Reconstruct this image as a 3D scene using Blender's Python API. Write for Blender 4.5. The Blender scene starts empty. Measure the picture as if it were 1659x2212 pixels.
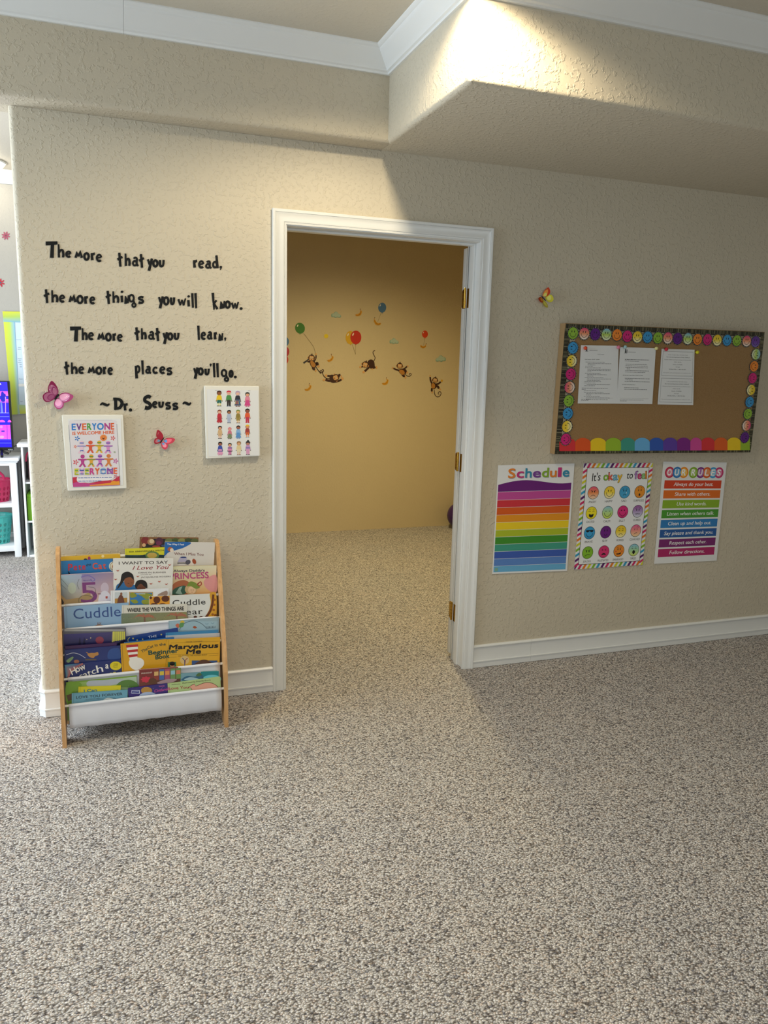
import bpy, bmesh, math, random
from mathutils import Vector, Matrix
random.seed(7)
C = bpy.context.scene.collection
SC = bpy.context.scene

# ------------------------------------------------------------------ camera
IMW, IMH, F = 1659.0, 2212.0, 1690.0
YAW, PITCH, ROLL = 0.345331, -0.184790, 0.025470
CAM = Vector((-0.68474, -3.34533, 1.47811))
_f0 = Vector((math.sin(YAW), math.cos(YAW), 0)); _r0 = Vector((math.cos(YAW), -math.sin(YAW), 0)); _u0 = Vector((0, 0, 1))
FWD = _f0*math.cos(PITCH) + _u0*math.sin(PITCH)
_up = -_f0*math.sin(PITCH) + _u0*math.cos(PITCH)
RGT = _r0*math.cos(ROLL) + _up*math.sin(ROLL)
UPV = -_r0*math.sin(ROLL) + _up*math.cos(ROLL)
cd = bpy.data.cameras.new('camera'); cam = bpy.data.objects.new('camera', cd); C.objects.link(cam)
cam.matrix_world = Matrix(((RGT.x, UPV.x, -FWD.x, CAM.x), (RGT.y, UPV.y, -FWD.y, CAM.y), (RGT.z, UPV.z, -FWD.z, CAM.z), (0, 0, 0, 1)))
cd.sensor_fit = 'HORIZONTAL'; cd.sensor_width = 36; cd.lens = F/IMW*36; cd.clip_start = 0.02
SC.camera = cam

# ------------------------------------------------------------------ world, lights, exposure
w = bpy.data.worlds.new('world'); SC.world = w; w.use_nodes = True
w.node_tree.nodes['Background'].inputs[0].default_value = (0.75, 0.85, 1, 1)
w.node_tree.nodes['Background'].inputs[1].default_value = 0.5
SC.view_settings.view_transform = 'Standard'; SC.view_settings.look = 'None'
SC.view_settings.exposure = 0.0; SC.view_settings.gamma = 1; SC.view_settings.use_curve_mapping = False

def lamp(kind, name, loc, energy, col, size=.1, rot=(0, 0, 0), size_y=None, spot=None, blend=.5):
    d = bpy.data.lights.new(name, kind); d.energy = energy; d.color = col
    if kind == 'AREA':
        d.size = size
        if size_y: d.shape = 'RECTANGLE'; d.size_y = size_y
    else: d.shadow_soft_size = size
    if spot: d.spot_size = math.radians(spot); d.spot_blend = blend
    o = bpy.data.objects.new(name, d); C.objects.link(o); o.location = loc; o.rotation_euler = rot
    return o
R_ = math.radians
WARM = (.97, .82, .56)
lamp('SPOT', 'recessed_lamp', (0.345, -1.06, 2.68), 68, WARM, .05, (0, 0, 0), spot=158, blend=.35)
lamp('SPOT', 'recessed_lamp', (-1.5, -1.5, 2.69), 40, WARM, .05, (0, 0, 0), spot=150, blend=.8)
lamp('SPOT', 'recessed_lamp', (-1.3, -3.0, 2.69), 18, (1, .88, .7), .05, (0, 0, 0), spot=150, blend=.8)
# daylight through the windows behind the camera and on the left
lamp('AREA', 'window_light', (-0.4, -6.1, 1.6), 42, (.80, .92, 1), 3.4, (R_(90), 0, 0), 1.6)
lamp('AREA', 'window_light', (-4.1, -0.6, 1.5), 125, (.72, .87, 1), 2.6, (R_(90), 0, R_(-90)), 1.7)
lamp('AREA', 'window_light', (-3.3, 1.3, 1.2), 95, (.85, .93, 1), 1.6, (R_(90), 0, R_(-90)), 1.5)
# ceiling lamp of the back room
lamp('SPOT', 'back_room_lamp', (1.25, 1.75, 2.66), 185, (1, .82, .42), .10, (0, 0, 0), spot=158, blend=1)

# ------------------------------------------------------------------ materials
def lin(c):
    c = c/255.0
    return c/12.92 if c <= .04045 else ((c+.055)/1.055)**2.4
def rgb(h):
    if isinstance(h, str):
        h = h.lstrip('#'); h = tuple(int(h[i:i+2], 16) for i in (0, 2, 4))
    return (lin(h[0]), lin(h[1]), lin(h[2]), 1)
def mat(name, col=None, rough=.6, metal=0, spec=.5, emit=None, est=0, coat=0, alpha=1, trans=0):
    m = bpy.data.materials.new(name); m.use_nodes = True
    b = m.node_tree.nodes['Principled BSDF']
    if col is not None: b.inputs['Base Color'].default_value = rgb(col)
    b.inputs['Roughness'].default_value = rough; b.inputs['Metallic'].default_value = metal
    b.inputs['Specular IOR Level'].default_value = spec; b.inputs['Coat Weight'].default_value = coat
    b.inputs['Transmission Weight'].default_value = trans
    if emit: b.inputs['Emission Color'].default_value = rgb(emit); b.inputs['Emission Strength'].default_value = est
    return m
def nd(m, t, **k):
    n = m.node_tree.nodes.new(t)
    for a, v in k.items(): setattr(n, a, v)
    return n
def lk(m, a, b): m.node_tree.links.new(a, b)
def pos(m, scale=(1, 1, 1)):
    g = nd(m, 'ShaderNodeNewGeometry'); mp = nd(m, 'ShaderNodeMapping'); mp.inputs['Scale'].default_value = scale
    lk(m, g.outputs['Position'], mp.inputs[0]); return mp.outputs[0]
def noise(m, vec, scale, detail=2, rough=.5, dist=0):
    n = nd(m, 'ShaderNodeTexNoise'); n.inputs['Scale'].default_value = scale; n.inputs['Detail'].default_value = detail
    n.inputs['Roughness'].default_value = rough; n.inputs['Distortion'].default_value = dist; lk(m, vec, n.inputs['Vector']); return n
def ramp(m, fac, stops, interp='LINEAR'):
    r = nd(m, 'ShaderNodeValToRGB'); r.color_ramp.interpolation = interp; e = r.color_ramp.elements
    for i, (p, c) in enumerate(stops):
        el = e[i] if i < 2 else e.new(p)
        el.position = p; el.color = c if len(c) == 4 else (*c, 1)
    lk(m, fac, r.inputs[0]); return r
def bump(m, h, strength, dist, nrm=None):
    b = nd(m, 'ShaderNodeBump'); b.inputs['Strength'].default_value = strength; b.inputs['Distance'].default_value = dist
    lk(m, h, b.inputs['Height'])
    if nrm: lk(m, nrm, b.inputs['Normal'])
    return b.outputs[0]
def bsdf(m): return m.node_tree.nodes['Principled BSDF']
def wallmat(name, col, st=1.0, rough=.55):
    m = mat(name, col, rough, spec=.35)
    p = pos(m)
    a = noise(m, p, 62, 3, .55, .15); r = ramp(m, a.outputs[0], [(.53, (0, 0, 0)), (.62, (1, 1, 1))])
    b = noise(m, p, 120, 3, .6)
    n1 = bump(m, r.outputs[0], .62*st, .0019)
    n2 = bump(m, b.outputs[0], .28*st, .0018, n1)
    lk(m, n2, bsdf(m).inputs['Normal'])
    c = noise(m, p, 1.4, 2); mx = nd(m, 'ShaderNodeMixRGB', blend_type='MULTIPLY'); mx.inputs[0].default_value = .10
    mx.inputs[1].default_value = rgb(col); lk(m, c.outputs[0], mx.inputs[2]); lk(m, mx.outputs[0], bsdf(m).inputs['Base Color'])
    return m
M = {}
M['wall'] = wallmat('beige_wall_paint', (209, 199, 179))
M['backwall'] = wallmat('tan_wall_paint', (214, 196, 160), .45)
M['leftwall'] = wallmat('grey_wall_paint', (178, 174, 166), .4)
M['ceil'] = wallmat('ceiling_paint', (214, 206, 190), .35)
M['trim'] = mat('white_trim_paint', (232, 233, 232), .32)
M['white'] = mat('white_furniture_paint', (236, 238, 240), .35)
M['brass'] = mat('brass', (200, 160, 70), .22, 1)
M['black'] = mat('black_plastic', (14, 14, 16), .3)
M['ink'] = mat('black_laminate', (11, 12, 12), .5, spec=.25)
M['paper'] = mat('paper', (236, 237, 238), .5)
M['pages'] = mat('book_pages', (235, 228, 208), .8)
M['canvas'] = mat('stretched_canvas', (240, 238, 230), .7)
M['card'] = mat('cardboard', (158, 128, 88), .85)
M['sling'] = mat('white_nylon_sling', (222, 224, 232), .42)
M['rod'] = mat('white_rod', (225, 222, 214), .35)
M['teal'] = mat('teal_plastic', (70, 178, 170), .4)
M['pink'] = mat('pink_plastic', (190, 30, 85), .4)
M['green'] = mat('lime_fabric', (130, 190, 50), .8)
M['purple'] = mat('purple_rubber', (60, 25, 100), .35)
M['lamp'] = mat('lamp_glass', (255, 250, 235), .5, emit=(255, 244, 220), est=14)
def attr_mat(name, rough=.45, coat=0, emit=0):
    m = mat(name, (255, 255, 255), rough, coat=coat)
    a = nd(m, 'ShaderNodeVertexColor'); a.layer_name = 'Col'
    lk(m, a.outputs[0], bsdf(m).inputs['Base Color'])
    if emit:
        lk(m, a.outputs[0], bsdf(m).inputs['Emission Color']); bsdf(m).inputs['Emission Strength'].default_value = emit
    return m
M['print'] = attr_mat('printed_paper', .5)
M['gloss'] = attr_mat('glossy_print', .3, .25)
M['screen'] = attr_mat('lit_screen', .2, 0, .75)
# carpet
m = M['carpet'] = mat('berber_carpet', None, .95, spec=.1)
p = pos(m, (1, 1.45, 1))
nz = noise(m, p, 60, 2); mxv = nd(m, 'ShaderNodeMixRGB'); mxv.inputs[0].default_value = .012
lk(m, p, mxv.inputs[1]); lk(m, nz.outputs['Color'], mxv.inputs[2])
v = nd(m, 'ShaderNodeTexVoronoi'); v.inputs['Scale'].default_value = 150; lk(m, mxv.outputs[0], v.inputs['Vector'])
sep = nd(m, 'ShaderNodeSeparateColor'); lk(m, v.outputs['Color'], sep.inputs[0])
cr = ramp(m, sep.outputs[0], [(0, rgb((132, 130, 136))), (.16, rgb((190, 184, 180))), (.42, rgb((216, 209, 202))), (.72, rgb((242, 236, 230))), (1, rgb((214, 196, 182)))])
dr = ramp(m, v.outputs['Distance'], [(.34, (1, 1, 1)), (.78, (.25, .235, .225))])
mm = nd(m, 'ShaderNodeMixRGB', blend_type='MULTIPLY'); mm.inputs[0].default_value = 1
lk(m, cr.outputs[0], mm.inputs[1]); lk(m, dr.outputs[0], mm.inputs[2])
big = noise(m, pos(m), 2.2, 3); br = ramp(m, big.outputs[0], [(.3, (.94, .965, 1)), (.7, (1.0, 1.0, 1.0))])
m2 = nd(m, 'ShaderNodeMixRGB', blend_type='MULTIPLY'); m2.inputs[0].default_value = 1
lk(m, mm.outputs[0], m2.inputs[1]); lk(m, br.outputs[0], m2.inputs[2]); lk(m, m2.outputs[0], bsdf(m).inputs['Base Color'])
inv = nd(m, 'ShaderNodeMath', operation='SUBTRACT'); inv.inputs[0].default_value = 1; lk(m, v.outputs['Distance'], inv.inputs[1])
lk(m, bump(m, inv.outputs[0], .8, .005), bsdf(m).inputs['Normal'])
# wood
m = M['wood'] = mat('oak_laminate', None, .4)
g = noise(m, pos(m, (60, 60, 4)), 1.5, 4, .6, .4)
lk(m, ramp(m, g.outputs[0], [(.3, rgb((196, 146, 92))), (.7, rgb((222, 176, 122)))]).outputs[0], bsdf(m).inputs['Base Color'])
# cork/kraft
m = M['cork'] = mat('brown_kraft_panel', None, .85)
g = noise(m, pos(m), 260, 3, .7)
lk(m, ramp(m, g.outputs[0], [(.3, rgb((146, 112, 72))), (.7, rgb((166, 132, 88)))]).outputs[0], bsdf(m).inputs['Base Color'])

# ------------------------------------------------------------------ helpers
def tag(o, label=None, cat=None, group=None, kind=None):
    if label: o['label'] = label
    if cat: o['category'] = cat
    if group: o['group'] = group
    if kind: o['kind'] = kind
    return o
def link(name, me, parent=None, m=None):
    o = bpy.data.objects.new(name, me); C.objects.link(o)
    if m is not None and me is not None and not me.materials: me.materials.append(m)
    if parent is not None:
        o.parent = parent; o.matrix_parent_inverse = parent.matrix_basis.inverted()
    return o
def empty(name, loc=(0, 0, 0)):
    o = bpy.data.objects.new(name, None); C.objects.link(o); o.location = loc; o.empty_display_size = .05
    return o
def fin(me, smooth=None):
    me.validate()
    if smooth:
        for p in me.polygons: p.use_smooth = True
        me.set_sharp_from_angle(angle=math.radians(smooth))
    return me
def mesh(name, vs, fs, smooth=None, recalc=True):
    me = bpy.data.meshes.new(name); me.from_pydata([tuple(v) for v in vs], [], [tuple(f) for f in fs])
    if recalc:
        bm = bmesh.new(); bm.from_mesh(me); bmesh.ops.recalc_face_normals(bm, faces=bm.faces); bm.to_mesh(me); bm.free()
    return fin(me, smooth)
def bm_mesh(name, bm, smooth=None):
    me = bpy.data.meshes.new(name); bmesh.ops.recalc_face_normals(bm, faces=bm.faces); bm.to_mesh(me); bm.free(); return fin(me, smooth)
def add_box(bm, x0, x1, y0, y1, z0, z1, bev=0, seg=2, M4=None):
    r = bmesh.ops.create_cube(bm, size=1); vs = r['verts']
    for v in vs: v.co = Vector(((x0+x1)/2+v.co.x*(x1-x0), (y0+y1)/2+v.co.y*(y1-y0), (z0+z1)/2+v.co.z*(z1-z0)))
    if bev:
        es = list({e for v in vs for e in v.link_edges})
        r2 = bmesh.ops.bevel(bm, geom=es, offset=bev, segments=seg, profile=.5, affect='EDGES'); vs = list({v for f in r2['faces'] for v in f.verts} | {v for v in vs if v.is_valid})
    if M4:
        for v in vs: v.co = M4 @ v.co
def box(name, x0, x1, y0, y1, z0, z1, m, parent=None, bev=0, seg=2, M4=None):
    bm = bmesh.new(); add_box(bm, x0, x1, y0, y1, z0, z1, bev, seg, M4)
    return link(name, bm_mesh(name, bm, 35 if bev else None), parent, m)
def tube_mesh(name, pts, r, n=10, caps=True):
    vs, fs = [], []; pts = [Vector(p) for p in pts]
    for i, p in enumerate(pts):
        d = (pts[min(i+1, len(pts)-1)]-pts[max(i-1, 0)]).normalized()
        a = d.orthogonal().normalized() if i == 0 else (a-d*a.dot(d)).normalized()
        b = d.cross(a); rr = r[i] if isinstance(r, (list, tuple)) else r
        for k in range(n):
            t = 2*math.pi*k/n; vs.append(p+(a*math.cos(t)+b*math.sin(t))*rr)
    for i in range(len(pts)-1):
        for k in range(n): fs.append((i*n+k, i*n+(k+1) % n, (i+1)*n+(k+1) % n, (i+1)*n+k))
    if caps: fs.append(tuple(range(n))); fs.append(tuple(range((len(pts)-1)*n, len(pts)*n)))
    return mesh(name, vs, fs, 40)
def sweep(name, path, prof, z0=0, side=1, m=None, parent=None, smooth=30):
    """profile (out, z) swept along a plan path; out is measured to the side of the path"""
    vs, fs = [], []; n = len(path); k = len(prof)
    for i in range(n):
        p = Vector(path[i]); ds = []
        if i > 0: ds.append((p-Vector(path[i-1])).normalized())
        if i < n-1: ds.append((Vector(path[i+1])-p).normalized())
        ns = [Vector((d.y, -d.x))*side for d in ds]
        nn = ns[0] if len(ns) == 1 else (ns[0]+ns[1]).normalized()/max(.3, (ns[0]+ns[1]).normalized().dot(ns[0]))
        for o_, z in prof: vs.append((p.x+nn.x*o_, p.y+nn.y*o_, z0+z))
    for i in range(n-1):
        for j in range(k-1): fs.append((i*k+j, i*k+j+1, (i+1)*k+j+1, (i+1)*k+j))
    fs.append(tuple(range(k))); fs.append(tuple(range((n-1)*k, n*k)))
    return link(name, mesh(name, vs, fs, smooth), parent, m)
def ray(px, py): return (FWD + RGT*((px-IMW/2)/F) - UPV*((py-IMH/2)/F))
class Plane:
    """a real plane in the room; hit() gives the world point that a photograph pixel shows on it"""
    def __init__(s, o, n): s.o = Vector(o); s.n = Vector(n).normalized()
    def hit(s, px, py, off=0):
        d = ray(px, py); t = (s.o-CAM).dot(s.n)/d.dot(s.n)
        return CAM+d*t + s.n*off
WALL = Plane((0, 0, 0), (0, -1, 0))
def wallp(y): return Plane((0, y, 0), (0, -1, 0))

_tc = {}
def text_geo(s, bold=0, shear=0, space=1):
    k = (s, bold, shear, space)
    if k in _tc: return _tc[k]
    cu = bpy.data.curves.new('t', 'FONT'); cu.body = s; cu.offset = bold; cu.shear = shear; cu.resolution_u = 3; cu.space_character = space
    o = bpy.data.objects.new('t', cu); me = o.to_mesh()
    vs = [(v.co.x, v.co.y) for v in me.vertices]; fs = [tuple(p.vertices) for p in me.polygons]
    o.to_mesh_clear(); bpy.data.objects.remove(o); bpy.data.curves.remove(cu)
    xs = [v[0] for v in vs] or [0, 1]
    _tc[k] = (vs, fs, min(xs), max(xs)); return _tc[k]

class Draw:
    """flat printed shapes: polygons in drawing coordinates, placed on a surface by map(a, b, lift)"""
    def __init__(s, fn): s.fn = fn; s.v = []; s.f = []; s.c = []; s.L = 0; s.k = 0
    def _add(s, pts, faces, cols, L=None):
        L = s.L if L is None else L; b = len(s.v); s.k += 1; L = L+.85*(s.k % 60)/60
        for p in pts: s.v.append(s.fn(p[0], p[1], L))
        for f in faces:
            s.f.append(tuple(b+i for i in f))
            s.c.append([cols[i] for i in f] if isinstance(cols, list) else [cols]*len(f))
    def up(s, n=1): s.L += n; return s
    def poly(s, pts, col, L=None): s._add(pts, [tuple(range(len(pts)))], rgb(col), L)
    def grad(s, pts, cols, L=None): s._add(pts, [tuple(range(len(pts)))], [rgb(c) for c in cols], L)
    def rect(s, x0, y0, x1, y1, col, L=None): s.poly([(x0, y0), (x1, y0), (x1, y1), (x0, y1)], col, L)
    def ell(s, cx, cy, rx, ry, col, n=20, rot=0, L=None, a0=0, a1=360):
        c, q = math.cos(rot), math.sin(rot); pts = []
        nn = n if a1-a0 >= 360 else n+1
        for i in range(nn):
            t = math.radians(a0+(a1-a0)*i/n); x, y = rx*math.cos(t), ry*math.sin(t)
            pts.append((cx+x*c-y*q, cy+x*q+y*c))
        s.poly(pts, col, L)
    def gell(s, cx, cy, rx, ry, top, mid, bot, n=24, L=None, rot=0):
        """disc with a printed colour blend"""
        T, Mi, B = rgb(top), rgb(mid), rgb(bot); c, q = math.cos(rot), math.sin(rot)
        rows = 8; pts = []; cols = []; fs = []
        for j in range(rows+1):
            t = -1+2*j/rows; t = math.sin(t*math.pi/2); w_ = math.sqrt(max(0, 1-t*t)); a = (t+1)/2
            col = tuple(T[i]*(1-a*2)+Mi[i]*a*2 if a < .5 else Mi[i]*(2-a*2)+B[i]*(a*2-1) for i in range(4))
            for sx in (-1, 0, 1):
                x, y = rx*w_*sx, ry*t; pts.append((cx+x*c-y*q, cy+x*q+y*c)); cols.append(col)
        for j in range(rows):
            for k in (0, 1): fs.append((j*3+k, j*3+k+1, (j+1)*3+k+1, (j+1)*3+k))
        s._add(pts, fs, cols, L)
    def rib(s, pts, w_, col, L=None, smooth=False):
        if smooth: pts = cat(pts)
        n = len(pts); P = [Vector(p[:2]) for p in pts]; out = []
        for i in range(n):
            d = (P[min(i+1, n-1)]-P[max(i-1, 0)]); d = d.normalized() if d.length > 1e-9 else Vector((1, 0))
            ww = (w_[min(len(w_)-1, int(i/(n-1)*(len(w_)-1)+.5))] if isinstance(w_, (list, tuple)) else w_)/2
            nn = Vector((-d.y, d.x))*ww; out += [P[i]+nn, P[i]-nn]
        s._add(out, [(2*i, 2*i+1, 2*i+3, 2*i+2) for i in range(n-1)], rgb(col), L)
    def blob(s, pts, col, L=None): s.poly(cat(pts, True), col, L)
    def text(s, t, p0, p1, h, col, bold=0, shear=0, L=None, space=1, fitw=True, ydir=1):
        """p0, p1: baseline ends; h: capital height in drawing units; y grows downwards"""
        vs, fs, a, b = text_geo(t, 0, shear, space)
        if not fs: return
        P0, P1 = Vector(p0), Vector(p1); u = (P1-P0).normalized(); e = h/.69*bold*.62; P0 = P0+u*e; P1 = P1-u*e
        X = (P1-P0)/(b-a); Y = Vector((X.y, -X.x)).normalized()*(h/.69); vv = Y.normalized()
        for dx, dy in (((0, 0),) if bold < .003 else ((-1, -1), (1, -1), (1, 1), (-1, 1), (0, 0)) if bold > .018 else ((-1, 0), (1, 0))):
            s._add([P0+X*(x-a)+Y*y+u*(e*dx)+vv*(e*dy) for x, y in vs], fs, rgb(col), L)
    def build(s, name, parent=None, m=None, double=False):
        me = bpy.data.meshes.new(name); me.from_pydata([tuple(v) for v in s.v], [], s.f)
        ca = me.color_attributes.new('Col', 'FLOAT_COLOR', 'CORNER'); i = 0; flat = []
        for c in s.c:
            for k in c: flat.extend(k)
        if len(ca.data)*4 == len(flat): ca.data.foreach_set('color', flat)
        me.materials.append(m or M['print'])
        return link(name, me, parent)
def cat(pts, closed=False, sub=6):
    P = [Vector(p[:2]) for p in pts]; n = len(P); out = []
    rng = range(n if closed else n-1)
    for i in rng:
        g = (lambda j: P[j % n]) if closed else (lambda j: P[max(0, min(n-1, j))])
        a, b, c, d = g(i-1), g(i), g(i+1), g(i+2)
        for k in range(sub):
            t = k/sub
            out.append(.5*((2*b)+(c-a)*t+(2*a-5*b+4*c-d)*t*t+(3*b-a-3*c+d)*t**3))
    if not closed: out.append(P[-1])
    return [tuple(p) for p in out]
LIFT = .00018
def px_draw(plane, base=.0003):
    return Draw(lambda a, b, L: plane.hit(a, b, base+L*LIFT))
def uv_draw(TL, TR, BL, nrm, base=.0003, unit=1.0):
    """a runs 0..unit across, b runs down in the same unit"""
    TL, TR, BL = Vector(TL), Vector(TR), Vector(BL); U = (TR-TL)/unit; Vv = (BL-TL).normalized()*U.length
    n = Vector(nrm).normalized()
    return Draw(lambda a, b, L: TL+U*a+Vv*b+n*(base+L*LIFT))

# ------------------------------------------------------------------ the setting
CZ = 2.71; SZ = 2.373; TH = .118
def struct(o, label=None): o['kind'] = 'structure'; return o
struct(box('floor', -4.2, 4.4, -6.3, 3.5, -.1, 0, M['carpet']))
struct(box('ceiling', -4.2, 4.4, -6.3, TH, CZ, CZ+.1, M['ceil']))
struct(box('ceiling', -.9, 3.4, TH, 3.4, CZ, CZ+.1, M['ceil']))
struct(box('ceiling', -4.2, -.97, TH, 3.4, 2.80, 2.9, M['ceil']))
# wall with the doorway: rounded left end
XL = -.971; XI0, XI1, ZI = .055, .948, 2.042
r = .022; plan = [(XI0-.012, 0), ]
for i in range(7):
    a = math.radians(90*i/6); plan.append((XL+r-r*math.sin(a), r-r*math.cos(a)))
plan += [(XL, TH), (XI0-.012, TH)]
vs = [(x, y, z) for z in (0, SZ) for x, y in plan]; n = len(plan)
fs = [tuple(range(n)), tuple(range(n, 2*n))]+[(i, (i+1) % n, n+(i+1) % n, n+i) for i in range(n)]
def addbox_raw(vs, fs, x0, x1, y0, y1, z0, z1):
    b = len(vs); vs += [(x, y, z) for z in (z0, z1) for x, y in ((x0, y0), (x1, y0), (x1, y1), (x0, y1))]
    fs += [(b, b+1, b+2, b+3), (b+4, b+5, b+6, b+7)]+[(b+i, b+(i+1) % 4, b+4+(i+1) % 4, b+4+i) for i in range(4)]
addbox_raw(vs, fs, XI1+.012, 4.3, 0, TH, 0, SZ)
addbox_raw(vs, fs, XI0-.012, XI1+.012, 0, TH, ZI+.012, SZ)
struct(link('wall_front', mesh('wall_front', vs, fs, 40), None, M['wall']))
struct(box('wall_upper', -4.1, .60, -.12, TH, SZ+.0005, CZ, M['wall'], bev=.018, seg=5))
struct(box('soffit', .452, 4.3, -.876, TH, SZ, CZ+.03, M['wall'], bev=.018, seg=5))
struct(box('wall_divider', XL, XL+.12, TH, 3.31, 0, 2.8, M['leftwall']))
struct(box('wall_back', XL+.12, 3.3, 3.31, 3.42, 0, 2.75, M['backwall']))
struct(box('wall_back_left', -4.1, XL+.12, 3.31, 3.42, 0, 2.85, M['leftwall']))
struct(box('wall_right', 3.2, 3.3, TH, 3.31, 0, 2.75, M['backwall']))
struct(box('wall_left', -4.3, -4.15, -6.3, 3.42, 0, 2.9, M['wall']))
struct(box('wall_far_right', 4.3, 4.42, -6.3, TH, 0, 2.75, M['wall']))
struct(box('wall_rear', -4.3, 4.42, -6.35, -6.2, 0, 2.75, M['wall']))
# baseboards
BP = [(0, .116), (.008, .116), (.014, .110), (.014, .106), (.010, .101), (.0085, .09), (.009, .06), (.0115, .043), (.013, .036), (.0165, .034), (.0165, .029), (.0135, .027), (.0135, .0), (0, 0)]
BP = [(o, z+.002) for o, z in BP]
a = r*.7
struct(sweep('baseboard_left', [(-.003, 0), (XL+.016, 0), (XL, .016), (XL, 3.3)], BP, side=-1, m=M['trim']))
struct(sweep('baseboard_right', [(1.005, 0), (1.335, 0)], BP, m=M['trim']))
struct(sweep('baseboard_right', [(1.3358, 0), (4.3, 0)], BP, m=M['trim']))
struct(sweep('baseboard_back', [(-4.1, 3.31), (XL, 3.31)], BP, m=M['trim']))
# crown moulding, with the joint seen near the left end
CP = [(0, -.085), (.010, -.085), (.012, -.078), (.020, -.074), (.022, -.068), (.030, -.060), (.045, -.042), (.060, -.026), (.066, -.020), (.068, -.014), (.076, -.010), (.080, -.004), (.080, 0), (0, 0)]
s0 = WALL; jx = wallp(-.16).hit(267, 40).x
struct(sweep('trim_1', [(-4.1, -.12), (jx-.0008, -.12)], CP, CZ, m=M['trim']))
struct(sweep('trim_1', [(jx, -.12), (.452, -.12), (.452, -.876), (4.3, -.876)], CP, CZ, m=M['trim']))
struct(sweep('trim_2', [(-4.1, 3.31), (XL, 3.31)], CP, 2.80, m=M['trim']))

# doorway: casing, jamb, stop, and the slab swung flat against the far side
door = empty('door_1', (.5, .06, 0)); struct(door)
CS = [(0, 0), (0, .008), (.007, .0095), (.008, .0075), (.010, .0105), (.016, .012), (.024, .011), (.036, .0125), (.044, .016), (.045, .0135), (.047, .017), (.056, .018), (.058, .016), (.058, 0)]
def casing(name, ysgn, y0):
    vs, fs = [], []; k = len(CS)
    for q in range(4):
        for w_, h in CS:
            x = XI0-w_ if q < 2 else XI1+w_; z = 0.001 if q in (0, 3) else ZI+w_
            vs.append((x, y0+ysgn*h, z))
    for q in range(3):
        for j in range(k-1): fs.append((q*k+j, q*k+j+1, (q+1)*k+j+1, (q+1)*k+j))
    return link(name, mesh(name, vs, fs, 25), door, M['trim'])
casing('casing', -1, 0); casing('casing', 1, TH)
JX0, JX1, JZ = XI0+.005, XI1+.005, ZI-.004
bm = bmesh.new()
add_box(bm, XI0-.012, JX0, -.002, TH+.003, 0.001, JZ, .0012); add_box(bm, JX1, XI1+.02, -.002, TH+.003, 0.001, JZ+.012, .0012); add_box(bm, XI0-.012, JX1, -.002, TH+.003, JZ, ZI+.012, .0012)
link('jamb', bm_mesh('jamb', bm), door, M['trim'])
bm = bmesh.new()
add_box(bm, JX0, JX0+.010, .050, .086, 0.001, JZ, .002); add_box(bm, JX1-.010, JX1, .050, .086, 0.001, JZ, .002); add_box(bm, JX0+.01, JX1-.01, .050, .086, JZ-.010, JZ, .002)
link('door_stop', bm_mesh('door_stop', bm), door, M['trim'])
DX = .957
slab = box('door_slab', DX, DX+.885, .158, .192, .022, 2.032, M['trim'], door, .0015)
def hinge(zc):
    h = .0445; bm = bmesh.new()
    # slab leaf with rounded free corners, on the slab's hinge edge
    rr = .012; prof = []
    for (cy, cz, a0) in ((.186-rr, h-rr, 0), (.186-rr, -h+rr, -90)):
        for i in range(5):
            t = math.radians(a0+(90-i*22.5 if False else i*22.5)); prof.append((cy+rr*math.cos(t), cz+rr*math.sin(t)))
    pts = [(.156, -h)]+prof[5:]+prof[:5]+[(.156, h)]
    f = bm.faces.new([bm.verts.new((DX-.0018, y, zc+z)) for y, z in pts])
    e = bmesh.ops.extrude_face_region(bm, geom=[f]); bmesh.ops.translate(bm, vec=(.0016, 0, 0), verts=[q for q in e['geom'] if isinstance(q, bmesh.types.BMVert)])
    me = bm_mesh('hinge_leaf', bm); H = link('hinge', me, door, M['brass'])
    box('jamb_leaf', JX1-.0018, JX1-.0002, .088, .136, zc-h, zc+h, M['brass'], H, .0004)
    for k in range(5):
        z0 = zc-h+k*2*h/5
        link('knuckle', tube_mesh('k', [(JX1-.0035, .142, z0+.0004), (JX1-.0035, .142, z0+2*h/5-.0004)], .0062, 12), H, M['brass'])
    link('hinge_pin', tube_mesh('k', [(JX1-.0035, .142, zc+h), (JX1-.0035, .142, zc+h+.004), (JX1-.0035, .142, zc+h+.006)], [.0045, .005, .002], 10), H, M['brass'])
    for dz, dy in ((-.032, .176), (0, .170), (.032, .176)):
        link('screw', tube_mesh('s', [(DX-.0018, dy, zc+dz), (DX-.0026, dy, zc+dz)], .0032, 8), H, mats_dark)
    return H
mats_dark = mat('aged_brass_screw', (110, 84, 40), .35, 1)
for z in (1.80, 1.02, .255): hinge(z)

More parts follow.
